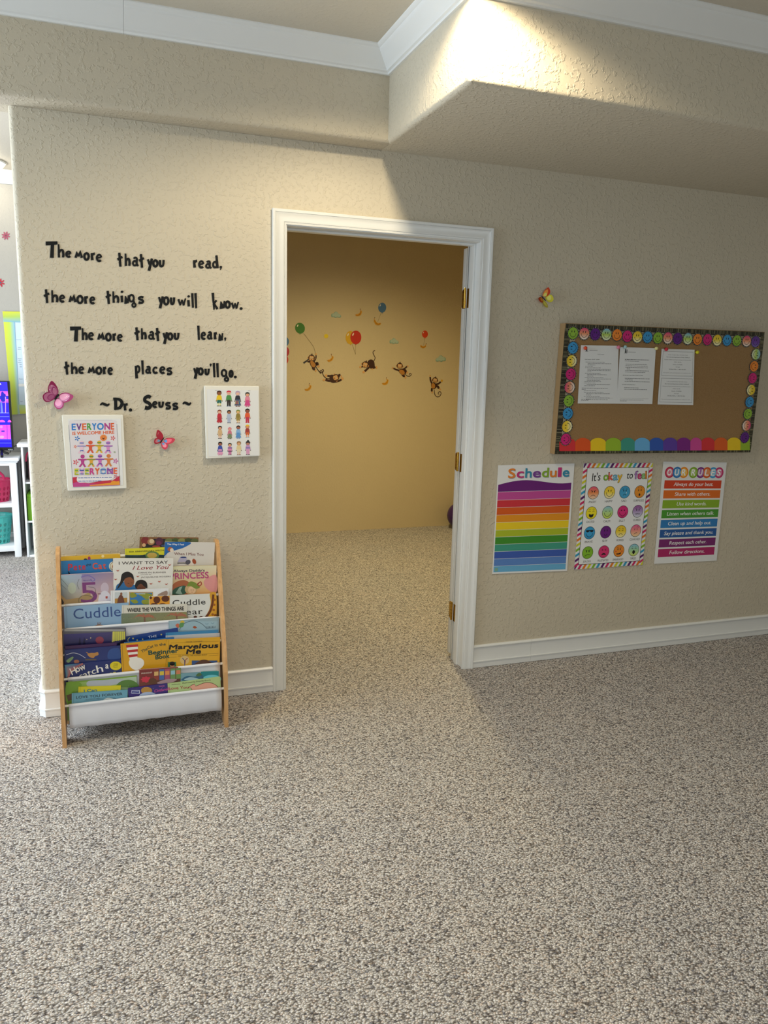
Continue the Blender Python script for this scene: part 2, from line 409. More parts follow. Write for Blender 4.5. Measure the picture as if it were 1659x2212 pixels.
# ------------------------------------------------------------------ cut-out lettering
def S(*p): return ('L', p)
def K(*p): return ('C', p)
def arc(cx, cy, rx, ry, a0, a1, w0=1, w1=None, n=12):
    w1 = w0 if w1 is None else w1
    return ('L', [(cx+rx*math.cos(math.radians(a0+(a1-a0)*i/n)), cy+ry*math.sin(math.radians(a0+(a1-a0)*i/n)), w0+(w1-w0)*i/n) for i in range(n+1)])
O = [arc(.5, .5, .5, .5, 0, 360, 1.15)]
GL = {
 'T': [S((.0, .93, 1.6), (1, .97, 1.25)), S((.58, .95, 1.35), (.52, -.05, 1.55))],
 'h': [S((.02, 1.06, .8), (.12, -.06, 1.15)), K((.14, .30, .7), (.42, .56, 1), (.80, .52, 1.15), (.93, .2, 1.15), (.86, -.05, 1.1))],
 'e': [S((.08, .50, .75), (.88, .58, .75)), ('L', [(.5+.5*math.cos(math.radians(q))*(.9 if q < 90 else 1), .5+.5*math.sin(math.radians(q)), .85+.35*(q/330)) for q in range(8, 331, 18)])],
 'M': [S((.02, -.08, 1.2), (.16, .86, .35)), S((.14, .92, .3), (.46, .15, 1.1)), S((.46, .15, 1.1), (.80, 1.1, .3)), S((.78, 1.0, .3), (1.0, -.08, 1.3))],
 'o': O, 'O': O,
 'r': [S((.12, 1.02, 1.0), (.30, -.08, 1.35)), K((.30, .55, .8), (.55, .86, 1), (1.0, .92, 1.25))],
 't': [S((.36, 1.04, 1.15), (.62, -.05, 1.15)), S((-.06, .50, 1.2), (1.06, .72, 1.1))],
 'a': [K((.12, .86, .9), (.45, 1.0, .9), (.72, .82, 1.05), (.70, .35, 1.05), (.80, .08, 1), (1.05, -.02, .8)), arc(.36, .30, .36, .29, 0, 360, .95)],
 'y': [S((.02, .96, 1.0), (.42, .50, 1.0)), S((1.0, 1.03, 1.15), (.28, -.05, 1.35))],
 'u': [K((.06, 1.05, 1.1), (.06, .5, 1.15), (.16, .10, 1.15), (.48, .0, 1.1), (.80, .14, 1), (.93, .55, 1), (.97, 1.06, 1.1))],
 'd': [S((.72, 1.06, 1.1), (.97, -.06, 1.2)), arc(.42, .25, .42, .25, 0, 360, 1)],
 ',': [('O', (.5, .72, .46, .27)), S((.9, .7, .7), (.5, .2, .6), (-.4, -.25, .3))],
 "'": [('O', (.5, .72, .46, .27)), S((.9, .7, .7), (.5, .2, .6), (-.4, -.25, .3))],
 'i': [S((.35, .62, 1.2), (.60, -.05, 1.2)), ('O', (.5, .91, .34, .10))],
 'N': [S((.08, 1.0, .45), (.10, -.08, 1.2)), S((.10, 1.0, .4), (.78, .0, 1.2)), S((.78, .0, .9), (1.0, 1.08, .7))],
 'g': [arc(.34, .70, .34, .28, 0, 360, .95), K((.62, .62, .9), (.66, .46, .9), (.74, .34, .9), (.62, .28, .8)), arc(.70, .14, .26, .15, 0, 360, .9)],
 's': [K((1.0, .86, 1.1), (.6, .98, 1), (.12, .84, 1), (.18, .60, 1), (.72, .46, 1.1), (.95, .22, 1), (.6, .02, 1.1), (.0, .08, 1.3))],
 'S': [K((1.0, .88, 1.4), (.6, .99, 1.3), (.06, .84, 1.3), (.10, .58, 1.3), (.72, .42, 1.3), (.98, .18, 1.3), (.6, .01, 1.4), (.05, .06, 1.7))],
 'w': [S((.0, .92, 1.0), (.28, -.06, .8)), S((.28, .0, .8), (.50, .85, .6)), S((.50, .85, .6), (.76, -.06, 1.0)), S((.74, .0, .8), (1.0, 1.05, .7))],
 'l': [S((.30, 1.07, 1.15), (.72, -.07, .95))],
 'k': [S((.04, 1.05, 1.3), (.30, -.06, .7)), S((.24, .30, .8), (.78, .56, 1.0)), S((.36, .30, .9), (1.0, -.02, 1.1))],
 '.': [('O', (.5, .5, .5, .5))],
 'p': [S((.05, 1.0, 1.0), (.30, -.06, 1.4)), arc(.55, .72, .42, .27, -175, 170, .95)],
 'c': [('L', [(.5+.5*math.cos(math.radians(q)), .5+.5*math.sin(math.radians(q)), .8+.4*(q-40)/280) for q in range(40, 321, 20)])],
 '~': [K((.0, .25, .5), (.22, .85, .9), (.5, .5, 1.1), (.78, .15, .9), (1.0, .8, .5))],
 'D': [S((.22, .95, 1.2), (.26, -.02, 1.3)), K((-.04, .94, 1.3), (.35, .96, 1.0), (.78, .84, 1.2), (.96, .5, 1.35), (.72, .14, 1.2), (.30, .03, 1.0), (.06, .02, 1.0))],
}
def glyph(ch, x0, x1, y0, y1, parent, sw=4.5):
    if ch in 'TDS~.': sw = 5.4
    vs, fs = [], []; ins = sw*.5
    def P(px, py, d): return WALL.hit(px, py, d)
    for si, (kind, pts) in enumerate(GL[ch]):
        if kind == 'O':
            cx_, cy_, rx_, ry_ = pts; b = len(vs); n = 16
            for dd in (.0024, .0004):
                for k in range(n): vs.append(P(x0+(cx_+rx_*math.cos(k*math.pi/8))*(x1-x0), y1-(cy_+ry_*math.sin(k*math.pi/8))*(y1-y0), dd))
            fs += [tuple(range(b, b+n))]+[(b+k, b+(k+1) % n, b+n+(k+1) % n, b+n+k) for k in range(n)]; continue
        Q = [(x0+ins+q[0]*(x1-x0-2*ins), y1-ins-q[1]*(y1-y0-2*ins)) for q in pts]; W_ = [q[2]*sw for q in pts]
        if kind == 'C':
            Q2 = cat(Q); W_ = [W_[min(int(i/6), len(W_)-1)]*(1-(i % 6)/6)+W_[min(int(i/6)+1, len(W_)-1)]*((i % 6)/6) for i in range(len(Q2))]; Q = Q2
        n = len(Q); b = len(vs)
        for i in range(n):
            a_, c_ = Q[max(i-1, 0)], Q[min(i+1, n-1)]
            if kind == 'L' and n > 8 and abs(Q[0][0]-Q[-1][0])+abs(Q[0][1]-Q[-1][1]) < .01 and i in (0, n-1): a_, c_ = Q[-2], Q[1]
            d = Vector((c_[0]-a_[0], c_[1]-a_[1])); d = d.normalized() if d.length > 1e-6 else Vector((1, 0))
            nn = Vector((-d.y, d.x))*W_[i]/2
            for sg in (1, -1):
                for dd in (.0022+si*.0003, .0004): vs.append(P(Q[i][0]+sg*nn.x, Q[i][1]+sg*nn.y, dd))
        for i in range(n-1):
            q = b+4*i; fs += [(q, q+2, q+6, q+4), (q, q+4, q+5, q+1), (q+2, q+3, q+7, q+6)]
        fs += [(b, b+1, b+3, b+2), (b+4*n-4, b+4*n-2, b+4*n-1, b+4*n-3)]
    return link('letter', mesh('letter', vs, fs), parent, M['ink'])
WORDS = [
 ('first line of the quote, word The with its tall capital', 'T 96 127 521 558|h 124 140 527 557|e 141 155.5 541 557'),
 ('first line of the quote, word More', 'M 161 179 540 558|o 180 194 544.6 563.5|r 195 207 544.6 563|e 207 221.6 548 566'),
 ('first line of the quote, word that', 't 252 266 544.7 576.8|h 268.7 283 547 575|a 285 301 554 576|t 299 312.6 547.8 579'),
 ('first line of the quote, word you', 'y 317 330.5 557 586|o 329 342.5 560 578|u 343 356 560 577.6'),
 ('end of the first line, word read with a comma', 'r 416 428 560 579|e 428 442 562 580|a 443 458.5 562 581|d 458 472.5 551 580|, 474 480 574 584'),
 ('second line of the quote, word the in small letters', 't 93.5 108 624 655.5|h 110 127 626 654|e 127.6 141.7 636 654'),
 ('second line of the quote, word More', 'M 148 165 635 653.6|o 165 180.6 637 657|r 181 192 638 657|e 193 207 640 657.5'),
 ('second line of the quote, word things', 't 227 241 627 657.5|h 242 258.5 628.5 655|i 259 268 628 654|N 268 280 637 657|g 277 296 634 665|s 297 312 638.7 656.7'),
 ('second line of the quote, word you', 'y 341 354 638.7 667|o 352 366 640 660|u 367 378.6 641 659'),
 ('second line of the quote, word will', 'w 383 403 643 661|i 403 412 638 663|l 412 420 633 665|l 419 427 633 666'),
 ('end of the second line, word know with a full stop', 'k 457 472 632 669|N 474 487 649 668|o 485 498.5 649 667|w 498.5 517 650.5 668|. 517.5 524 663.5 669.5'),
 ('third line of the quote, word The with its tall capital', 'T 148.6 178 705 738.8|h 175.8 190 708 735.4|e 190 204 717 735'),
 ('third line of the quote, word More', 'M 210 226.5 716.5 734.6|o 227 241.4 718.5 737.7|r 242 252.7 718.5 737|e 252.7 266 721 738'),
 ('third line of the quote, word that', 't 289 303 706 736|h 303.7 317.7 708 734|a 319.7 336 714.5 734.5|t 334 346.8 707 737.3'),
 ('third line of the quote, word you', 'y 350.6 363 716 744|o 361 374.4 718 735.7|u 375 388 717.5 734.4'),
 ('end of the third line, word learn with a comma', 'l 425 433 703 734.6|e 433.4 446 716 734.4|a 446.7 460.6 715 734|r 461 470.6 716 734|N 471 483 718.5 737.3|, 484 489 728.5 737.5'),
 ('fourth line of the quote, word the in small letters', 't 137 151 779.7 810|h 152.5 168.5 782 808.6|e 169 183 790.7 808'),
 ('fourth line of the quote, word More', 'M 189 206 789.4 807|o 206 221 791.4 809.7|r 221.5 231.5 790.7 809.3|e 232 245 792.7 810'),
 ('fourth line of the quote, word places', 'p 290.5 303.7 788 818|l 304 312 778 809|a 313.7 328 789.4 808|c 329 342.6 791.4 808|e 344 358.5 790.7 808|s 358.5 373 792.7 810.6'),
 ("fourth line of the quote, word you'll with its apostrophe", "y 416.9 429 792 819|o 426.8 440 793.4 811|u 441.4 453.3 794.7 810.6|' 452.5 457.5 785 793|l 458.5 466.5 783.7 815|l 466 474 784 815"),
 ('end of the fourth line, word go with a full stop', 'g 476.5 496 796 825|o 493.8 504.4 798.7 816|. 505 511.5 811.5 817'),
 ('author line under the quote, first word Dr. after the curl', '~ 213.8 239 868 879|D 242.7 267 858 886|r 266 278 869.6 887.6|. 278 285.5 882 889'),
 ('author line under the quote, second word before the right curl', 'S 309.7 328 853 884.5|e 328.5 341.3 865.7 881.5|u 341.5 354.5 865.7 881|s 355.9 370 867.7 885|s 371 386 869 886|~ 392 415 866 877'),
]
for lab, spec in WORDS:
    items = [q.split(' ') for q in spec.split('|')]
    xs = [float(q[1]) for q in items]; b0 = max(float(q[4]) for q in items)
    e = empty('wall_lettering', WALL.hit(xs[0], b0)); tag(e, 'black laminated cut-out letters, '+lab, 'lettering', 'cut-out words of the wall quote')
    for ch, a_, b_, c_, d_ in items: glyph(ch, float(a_), float(b_), float(c_), float(d_), e)

# ------------------------------------------------------------------ posters on the right wall
def sheet(name, TL, TR, BL, BR, y, th, m, parent=None, nx=6, nz=8, curl=0):
    """a thin sheet given by its four corners on the plane y; curl lifts the lower edge"""
    P = wallp(y); c = [P.hit(*q) for q in (TL, TR, BL, BR)]
    vs, fs = [], []
    for back in (0, 1):
        for j in range(nz+1):
            for i in range(nx+1):
                u, v_ = i/nx, j/nz
                p_ = (c[0]*(1-u)+c[1]*u)*(1-v_)+(c[2]*(1-u)+c[3]*u)*v_
                lift = curl*max(0, v_-.7)**2*11*(.6+.4*math.cos(u*7))
                vs.append((p_.x, p_.y-lift+(th if back else 0), p_.z))
    N = (nx+1)*(nz+1)
    for b in (0, N):
        for j in range(nz):
            for i in range(nx): q = b+j*(nx+1)+i; fs.append((q, q+1, q+nx+2, q+nx+1))
    ring = [i for i in range(nx+1)]+[j*(nx+1)+nx for j in range(1, nz+1)]+[nz*(nx+1)+i for i in range(nx-1, -1, -1)]+[j*(nx+1) for j in range(nz-1, 0, -1)]
    for a_, b_ in zip(ring, ring[1:]+ring[:1]): fs.append((a_, b_, b_+N, a_+N))
    return link(name, mesh(name, vs, fs), parent, m)
def quad_draw(TL, TR, BL, BR, y, H, base=.0003):
    """drawing space 0..1 across and 0..H down inside a four-cornered sheet on plane y"""
    P = wallp(y); c = [P.hit(*q) for q in (TL, TR, BL, BR)]
    def fn(a, b, L):
        v_ = b/H; p_ = (c[0]*(1-a)+c[1]*a)*(1-v_)+(c[2]*(1-a)+c[3]*a)*v_
        return Vector((p_.x, p_.y-base-L*LIFT, p_.z))
    return Draw(fn)
# rainbow chart
q = ((1076, 1005), (1241, 1001), (1063, 1240), (1225, 1233))
po = sheet('wall_poster', *q, -.004, .0006, M['paper'])
tag(po, 'rainbow striped chart headed Schedule taped to the wall beside the doorway', 'poster', 'posters under the notice board')
D = quad_draw(*q, -.004, 1.27)
def clamp1(a): return min(.975, max(.015, a))
bands = [(.305, '6a1a78'), (.400, 'c24a98'), (.486, 'd0303c'), (.573, 'd85a14'), (.659, 'e69418'), (.749, 'efcf1e'), (.831, 'aebe24'), (.918, '3f8f28'), (1.003, '3f9c86'), (1.089, '3a5cb4'), (1.176, '5a86cc'), (1.25, '68b0dc')]
t0 = .225; prev = None
top = [(.015+.96*i/16, .225-.035*math.sin(i/16*2.6*math.pi/1.6)-.035*i/16) for i in range(17)]
D.poly(top+[(.975, .305), (.015, .305)], '6a1a78')
y_ = .305
for yb, col in bands[1:]:
    D.rect(.015, y_+.004, .975, yb, col); y_ = yb
D.up(); D.rect(.03, 1.20, .07, 1.24, '7fae9c')
cols = ['e8862c', 'c8307e', '2a90b4', '7a3c98', '86b02c', 'e8862c', 'c8307e', '2a90b4']
xs = [.125, .235, .345, .445, .565, .67, .775, .84, .945]
D.up()
for i, ch in enumerate('Schedule'):
    for L_, off, cc in ((0, .006, '9a98a8'), (1, 0, cols[i])):
        D.text(ch, (xs[i]+.008+off, .148+off), (xs[i+1]-.008+off, .148+off), .105, cc, bold=.03, L=D.L+L_)
D.build('print', po)

def expr(D, cx, cy, r, kind, ink='151515', rot=0):
    """simple face features inside a disc of radius r; b axis down"""
    c, s_ = math.cos(rot), math.sin(rot)
    def T(x, y): return (cx+(x*c-y*s_)*r, cy+(x*s_+y*c)*r)
    def eye(x, y, rx=.075, ry=.19): 
        D.poly([T(x+rx*math.cos(t*math.pi/5), y+ry*math.sin(t*math.pi/5)) for t in range(10)], ink)
    def line(pts, w_=.07): D.rib([T(*p) for p in cat(pts)], w_*r, ink)
    def fill(pts, col=ink, L=0): D.poly([T(*p) for p in cat(pts, True)], col, D.L+L)
    if kind in ('smile', 'happy', 'shy'):
        for x in (-.24, .24): eye(x, -.28)
        if kind == 'shy': line([(-.22, .30), (-.16, .50), (.0, .58), (.16, .50), (.22, .30)])
        else: line([(-.60, .05), (-.48, .40), (0, .66), (.48, .40), (.60, .05)]); line([(-.68, .08), (-.52, .02)], .06); line([(.68, .08), (.52, .02)], .06)
    elif kind == 'angry': 
        for x in (-.24, .24): eye(x, -.18, .07, .16)
        line([(-.45, -.42), (-.10, -.22)]); line([(.45, -.42), (.10, -.22)]); line([(-.45, .60), (-.22, .40), (0, .36), (.22, .40), (.45, .60)])
    elif kind == 'sad':
        for x in (-.24, .24): eye(x, -.25)
        line([(-.5, -.42), (-.2, -.56)], .05); line([(.5, -.42), (.2, -.56)], .05); line([(-.28, .52), (0, .34), (.28, .52)])
        D.poly([T(*p) for p in ((.34, -.05), (.26, .15), (.34, .26), (.42, .15))], 'eef4fa')
    elif kind == 'surprised':
        for x in (-.24, .24): eye(x, -.25)
        line([(-.42, -.62), (-.2, -.68)], .05); line([(.42, -.62), (.2, -.68)], .05); fill([(0, .25), (.17, .48), (0, .70), (-.17, .48)])
    elif kind == 'excited':
        for x in (-.36, .36): line([(x-.18, -.20), (x, -.32), (x+.18, -.20)]); line([(x-.18, -.56), (x, -.66), (x+.18, -.56)], .05)
        fill([(-.42, .18), (0, .26), (.42, .18), (.34, .58), (0, .74), (-.34, .58)])
    elif kind == 'calm':
        for x in (-.34, .34): line([(x-.13, -.26), (x, -.16), (x+.13, -.26)])
        line([(-.62, .05), (-.48, .42), (0, .68), (.48, .42), (.62, .05)])
    elif kind == 'silly':
        for x in (-.28, .28):
            D.poly([T(x+(.17 if t % 2 == 0 else .07)*math.sin(t*math.pi/5), -.25-(.17 if t % 2 == 0 else .07)*math.cos(t*math.pi/5)) for t in range(10)], ink)
        line([(-.62, .05), (-.48, .42), (0, .68), (.48, .42), (.62, .05)])
    elif kind == 'scared':
        for x in (-.24, .24): eye(x, -.25)
        line([(-.5, -.42), (-.2, -.6)], .05); line([(.5, -.42), (.2, -.6)], .05); line([(-.45, .5), (-.3, .38), (-.15, .46), (0, .36), (.15, .46), (.3, .38), (.45, .5)])
    elif kind == 'brave':
        D.poly([T(*p) for p in ((-.70, -.45), (.70, -.45), (.66, -.20), (.40, -.08), (.14, -.18), (0, -.34), (-.14, -.18), (-.40, -.08), (-.66, -.20))], ink)
        line([(-.62, .05), (-.48, .42), (0, .68), (.48, .42), (.62, .05)])
    elif kind == 'worried':
        for x in (-.32, .32): line([(x-.15, -.22), (x, -.12), (x+.15, -.22)])
        line([(-.5, -.40), (-.15, -.56)], .05); line([(.5, -.40), (.15, -.56)], .05); line([(-.35, .55), (0, .34), (.35, .55)])
    elif kind == 'confused':
        for x in (-.24, .24): eye(x, -.25, .05, .17)
        line([(.12, -.58), (.35, -.66), (.5, -.52)], .05); line([(-.30, .58), (-.05, .38), (.28, .34)])
    elif kind == 'jealous':
        for x in (-.24, .24): eye(x, -.20, .08, .18)
        line([(-.45, -.46), (-.10, -.32)]); line([(.45, -.46), (.10, -.32)]); line([(-.5, .58), (-.3, .42), (0, .34), (.45, .40)])
    elif kind == 'frustrated':
        line([(-.42, -.42), (-.18, -.30), (-.42, -.18)]); line([(.42, -.42), (.18, -.30), (.42, -.18)])
        fill([(-.42, .55), (-.2, .26), (.2, .26), (.42, .55), (0, .48)])
    elif kind == 'embarrassed':
        for x in (-.22, .22): eye(x, -.28)
        line([(-.42, -.58), (-.15, -.62)], .05); line([(.42, -.58), (.15, -.62)], .05); fill([(-.42, .42), (0, .42), (.40, .28), (.36, .50), (0, .60), (-.38, .58)])
        fill([(-.7, .02), (-.45, .02), (-.45, .14), (-.7, .14)], 'e0503c'); fill([(.7, .02), (.45, .02), (.45, .14), (.7, .14)], 'e0503c')
    elif kind == 'tired':
        for x in (-.32, .32): line([(x-.16, -.20), (x, -.32), (x+.16, -.20)]); line([(x-.12, -.52), (x+.12, -.62 if x < 0 else -.50)], .05)
        fill([(0, .0), (.28, .34), (0, .70), (-.28, .34)])
def cell_face(D, cx, cy, r, cols, kind, rot=0):
    D.ell(cx, cy, r*1.04, r*1.04, '1c1c1c', 26); D.up(); D.gell(cx, cy, r*.98, r*.98, *cols, rot=rot); D.up(); expr(D, cx, cy, r, kind, rot=rot); D.L -= 2
# feelings poster
q = ((1261, 1001), (1411, 1000), (1240, 1230), (1388, 1220))
po = sheet('wall_poster', *q, -.004, .0006, M['paper'])
tag(po, "poster of sixteen round coloured faces headed It's okay to feel, striped border", 'poster', 'posters under the notice board')
D = quad_draw(*q, -.004, 1.29)
H_ = 1.29; bw = .052; sc = ['5a1a6a', 'd02868', 'e87c24', 'd8d428', '86ba2c', '34a0cc']
def stripes(D):
    n = 84; per = 2*(1+H_)
    k = 0
    for i in range(0, 16):
        x = i*.0655-.02; D.poly([(max(0, x-.0), bw), (min(1, x+.035), bw), (min(1, x+.065), 0), (min(1, max(0, x+.03)), 0)], sc[k % 6]); k += 1
    k = 0
    for i in range(0, 16):
        x = i*.0655-.02; D.poly([(max(0, x), H_), (min(1, x+.035), H_), (min(1, x+.065), H_-bw), (min(1, max(0, x+.03)), H_-bw)], sc[k % 6]); k += 1
    for side in (0, 1):
        xa, xb = (0, bw) if side == 0 else (1-bw, 1)
        for i in range(19):
            z = bw+.012+i*.0635
            if z+.036 > H_-bw+.02: break
            D.poly([(xa, z+.030), (xb, z), (xb, z+.032), (xa, z+.062)], sc[(i+1) % 6])
stripes(D); D.up(2)
D.rect(bw, bw, 1-bw, H_-bw, '222222'); D.up()
for k in range(150):
    t = k/150; per = 2*(1-2*bw)+2*(H_-2*bw); s_ = t*per
D.rect(bw+.006, bw+.006, 1-bw-.006, H_-bw-.006, 'eef0f2'); D.up()
D.text("It's", (.135, .215), (.255, .205), .095, '161616', bold=.008, shear=.12)
for ch, x0, x1, cc in (('o', .30, .365, '8cc03c'), ('k', .37, .43, 'f0604c'), ('a', .435, .50, '6cb8d8'), ('y', .50, .565, 'f0c030')):
    D.text(ch, (x0-.004, .207), (x1+.004, .202), .095, '202020', bold=.05); D.up(); D.text(ch, (x0, .205), (x1, .200), .09, cc, bold=.03); D.L -= 1
D.text('to', (.63, .190), (.72, .188), .085, '161616', bold=.01, shear=.1)
for ch, x0, x1, cc in (('f', .775, .82, 'a878c0'), ('e', .82, .875, 'd03878'), ('e', .88, .93, '90c878'), ('l', .937, .955, 'f0903c')):
    D.text(ch, (x0-.004-.03, .195), (x1+.004-.03, .192), .095, '202020', bold=.05); D.up(); D.text(ch, (x0-.03, .193), (x1-.03, .190), .09, cc, bold=.03); D.L -= 1
rows = [[('angry', ('e8507c', 'f09050', 'f8d8b8')), ('happy', ('f4c830', 'f8dc40', 'fbf0c0')), ('sad', ('3c9cd0', '44a4d4', '48a8d8')), ('surprised', ('e8902c', 'ec982c', 'e8902c'))],
        [('excited', ('f4e020', 'f4e428', 'f0dc20')), ('calm', ('94cce0', 'b8dc90', 'cce050')), ('silly', ('d82878', 'e03080', 'd82878')), ('scared', ('9c50a0', 'b098c8', 'd8dcec'))],
        [('brave', ('34a0d8', '3ca4dc', '3098d0')), ('shy', ('681c80', '701c88', '681c80')), ('worried', ('f0c830', 'f4d430', 'f8f0b0')), ('confused', ('e8609c', 'f0988c', 'f8d8a0'))],
        [('jealous', ('80b82c', '88c02c', '80b82c')), ('frustrated', ('d83070', 'e03878', 'd83070')), ('embarrassed', ('ec8c28', 'f09430', 'ec8c28')), ('tired', ('8cc8e4', 'a8d8a8', 'd8e468'))]]
for j, row in enumerate(rows):
    cy = .355+.245*j
    for i, (kd, cc) in enumerate(row):
        cx = .17+.22*i+(.012 if i > 0 else 0); yy = cy-.012*i/3*0
        cell_face(D, cx, yy, .076, cc, kd)
        w_ = {'sad': .05, 'shy': .05, 'calm': .07, 'tired': .065, 'silly': .065}.get(kd, .085 if len(kd) < 8 else .13)
        D.text(kd.upper(), (cx-w_/2-.012, yy+.122), (cx+w_/2+.012, yy+.122), .026, '2a2a2a')
D.build('print', po)
# rules poster
q = ((1433, 997), (1570, 999), (1413, 1218), (1548, 1211))
po = sheet('wall_poster', *q, -.004, .0006, M['paper'])
tag(po, 'white poster headed Our Rules with eight coloured bars of text, right of the faces poster', 'poster', 'posters under the notice board')
D = quad_draw(*q, -.004, 1.31)
cs = ['c8284c', '2878c0', 'f0901c', '84b02c', '7c2888', 'e05818', '3a9ed8', 'c8286c']
xx = [.10, .215, .32, .47, .585, .685, .785, .88]
for i, ch in enumerate('OURRULES'):
    D.ell(xx[i]+.01, .135, .072, .072, cs[i], 22, L=i % 2)
    D.ell(xx[i]+.01, .135, .050, .052, ['e88098', '70b0e0', 'f8c860', 'b4d070', 'b070b8', 'f09860', '88c8e8', 'e080a8'][i], 22, L=2)
    D.text(ch, (xx[i]-.026, .172), (xx[i]+.040, .172), .078, 'ffffff', bold=.03, shear=.1, L=3)
rules = [('Always do your best.', 'd8421c'), ('Share with others.', 'e4701c'), ('Use kind words.', '8cb428'), ('Listen when others talk.', '4a9a30'), ('Clean up and help out.', '2c80c4'), ('Say please and thank you.', '245ca4'), ('Respect each other.', '7c2470'), ('Follow directions.', 'b42468')]
for i, (t, c_) in enumerate(rules):
    y0 = .235+.1265*i; D.rect(.045, y0, .945, y0+.105, c_)
    w_ = len(t)*.0312; cx = .502
    D.text(t, (cx-w_/2, y0+.072), (cx+w_/2, y0+.072), .046, 'ffffff', bold=.012, shear=.15, L=1)
D.build('print', po)

# ------------------------------------------------------------------ notice board
BY = -.045
bq = dict(TL=(1221, 698), TR=(1652, 717), BL=(1198, 981), BR=(1621, 977))
Pb = wallp(BY); cTL, cTR, cBL, cBR = [Pb.hit(*bq[k]) for k in ('TL', 'TR', 'BL', 'BR')]
board = empty('notice_board', ((cBL.x+cBR.x)/2, 0, cBL.z)); tag(board, 'wide brown notice board with smiling-face border and rainbow scallops, hung above the posters', 'notice board')
vs = [p for p in (cTL, cTR, cBR, cBL)]; vs = [(p.x, BY, p.z) for p in vs]+[(p.x, -.002, p.z) for p in vs]
link('board_body', mesh('b', vs, [(0, 1, 2, 3), (4, 5, 6, 7), (0, 1, 5, 4), (1, 2, 6, 5), (2, 3, 7, 6), (3, 0, 4, 7)]), board, M['card'])
BH = (cTL.z-cBL.z)/(cTR.x-cTL.x)
D = quad_draw(bq['TL'], bq['TR'], bq['BL'], bq['BR'], BY, BH, .0008)
Dk = quad_draw(bq['TL'], bq['TR'], bq['BL'], bq['BR'], BY, BH, .0002)
# brown panel
pc = [Dk.fn(a_, b_, 0) for a_, b_ in ((.012, .012), (.988, .012), (.988, BH-.012), (.012, BH-.012))]
link('brown_panel', mesh('p', pc, [(0, 1, 2, 3)]), board, M['cork'])
# cream and black-ticked border strips
D.rect(.02, .018, .985, .05, 'b8ae94'); D.rect(.018, .02, .05, BH-.03, 'b8ae94'); D.up()
def ticks(D, x0, y0, x1, y1, horiz):
    D.rect(x0, y0, x1, y1, '4a4632', D.L); n = int((x1-x0 if horiz else y1-y0)/.0042)
    for k in range(n):
        t = k/n; w_ = random.uniform(.25, .75)/n
        cc = random.choice(['0c0c0c', '0c0c0c', '0c0c0c', '6a6548', '8a8468'])
        e0 = random.uniform(0, .12); e1 = random.uniform(.85, 1)
        if horiz: D.rect(x0+(x1-x0)*t, y0+(y1-y0)*e0, x0+(x1-x0)*(t+w_), y0+(y1-y0)*e1, cc, D.L+1)
        else: D.rect(x0+(x1-x0)*e0, y0+(y1-y0)*t, x0+(x1-x0)*e1, y0+(y1-y0)*(t+w_), cc, D.L+1)
ticks(D, .004, .002, .999, .020, True); ticks(D, 0, .02, .026, BH-.008, False); ticks(D, .979, .02, 1.0, BH-.01, False); ticks(D, 0, BH-.014, .999, BH-.0, True)
D.rect(.02, .019, .98, .022, '0e0e0e', D.L+2); D.rect(.02, BH-.018, .98, BH-.0145, '0e0e0e', D.L+2)
D.build('striped_border', board)
# scalloped strip: one piece per colour
sx = [1208, 1242.5, 1274.8, 1308, 1340.3, 1370.7, 1402.4, 1432.2, 1461.8, 1491, 1514.4, 1542.9, 1570.4, 1599.2, 1618.7]
scol = ['d83038', 'e2561c', 'f0cc1c', '98bc2c', '3c9888', '68b0e4', '2c58b4', '5c3ca4', '7c1c84', 'd04898', 'd83038', 'e2601c', 'f0cc1c', '98bc2c']
for i in range(14):
    x0, x1 = sx[i], sx[i+1]; yb = 974.5-(x0-1208)*.0055; yt = 946-(x0-1208)*.003; cx = (x0+x1)/2; rr = (x1-x0)/2+.7
    if i == 13: rr = rr*1.6; cx += 6
    D = px_draw(wallp(BY), .0024+.0002*(i % 2)); pts = [(x0-.4, yb), (x0-.4, yt+11)]
    for k in range(1, 12):
        t = math.pi*(1-k/12); X_ = cx+rr*math.cos(t)
        if X_ > x1+.4: X_ = x1+.4
        pts.append((X_, yt+12-12*math.sin(t)))
    pts += [(x1+.4, yt+11), (x1+.4, yb-.1)]
    D.poly(pts, scol[i]); D.build('scallop', board)
# smiling faces: one cut-out each
FC = {'g': ('8cb838', '94c040', '88b438'), 'p': ('e0307c', 'f09c70', 'f8f0e4'), 'u': ('5c1484', '5c1484', '681c90'), 's': ('80bcdc', 'b8d458', 'f0f4d8'), 'o': ('f08428', 'f49034', 'f08428'), 'm': ('d01c74', 'd82480', 'c81c70'), 'y': ('e8c02c', 'f4d840', 'fcf8d0'), 'b': ('3494d0', '3c9cd8', '3494d0'), 'v': ('5c3494', '6c3ca0', '7864b8')}
tx = [(1236.9, 719.7), (1261, 720.7), (1285, 721.8), (1309, 722.6), (1332, 723.6), (1354, 726.5), (1376, 727.9), (1397.7, 728.3), (1420.2, 729.8), (1441.5, 730.2), (1462.9, 731.3), (1484.6, 731.7), (1505.8, 733.2), (1527, 733.5), (1548.4, 734.7), (1569.5, 735), (1590.9, 735.8), (1611.7, 736.8), (1631, 738)]
faces = [(x, y, c_, 0) for (x, y), c_ in zip(tx, 'gpusomybgpusomybgpv')]
faces += [(x, y, c_, -math.pi/2) for (x, y), c_ in zip([(1236.4, 751.5), (1233.8, 779.7), (1231.8, 808.3), (1229.6, 836.8), (1227.5, 865.8), (1225.6, 893.2), (1223.7, 921.3), (1221.2, 948.8)], 'bympgbym')]
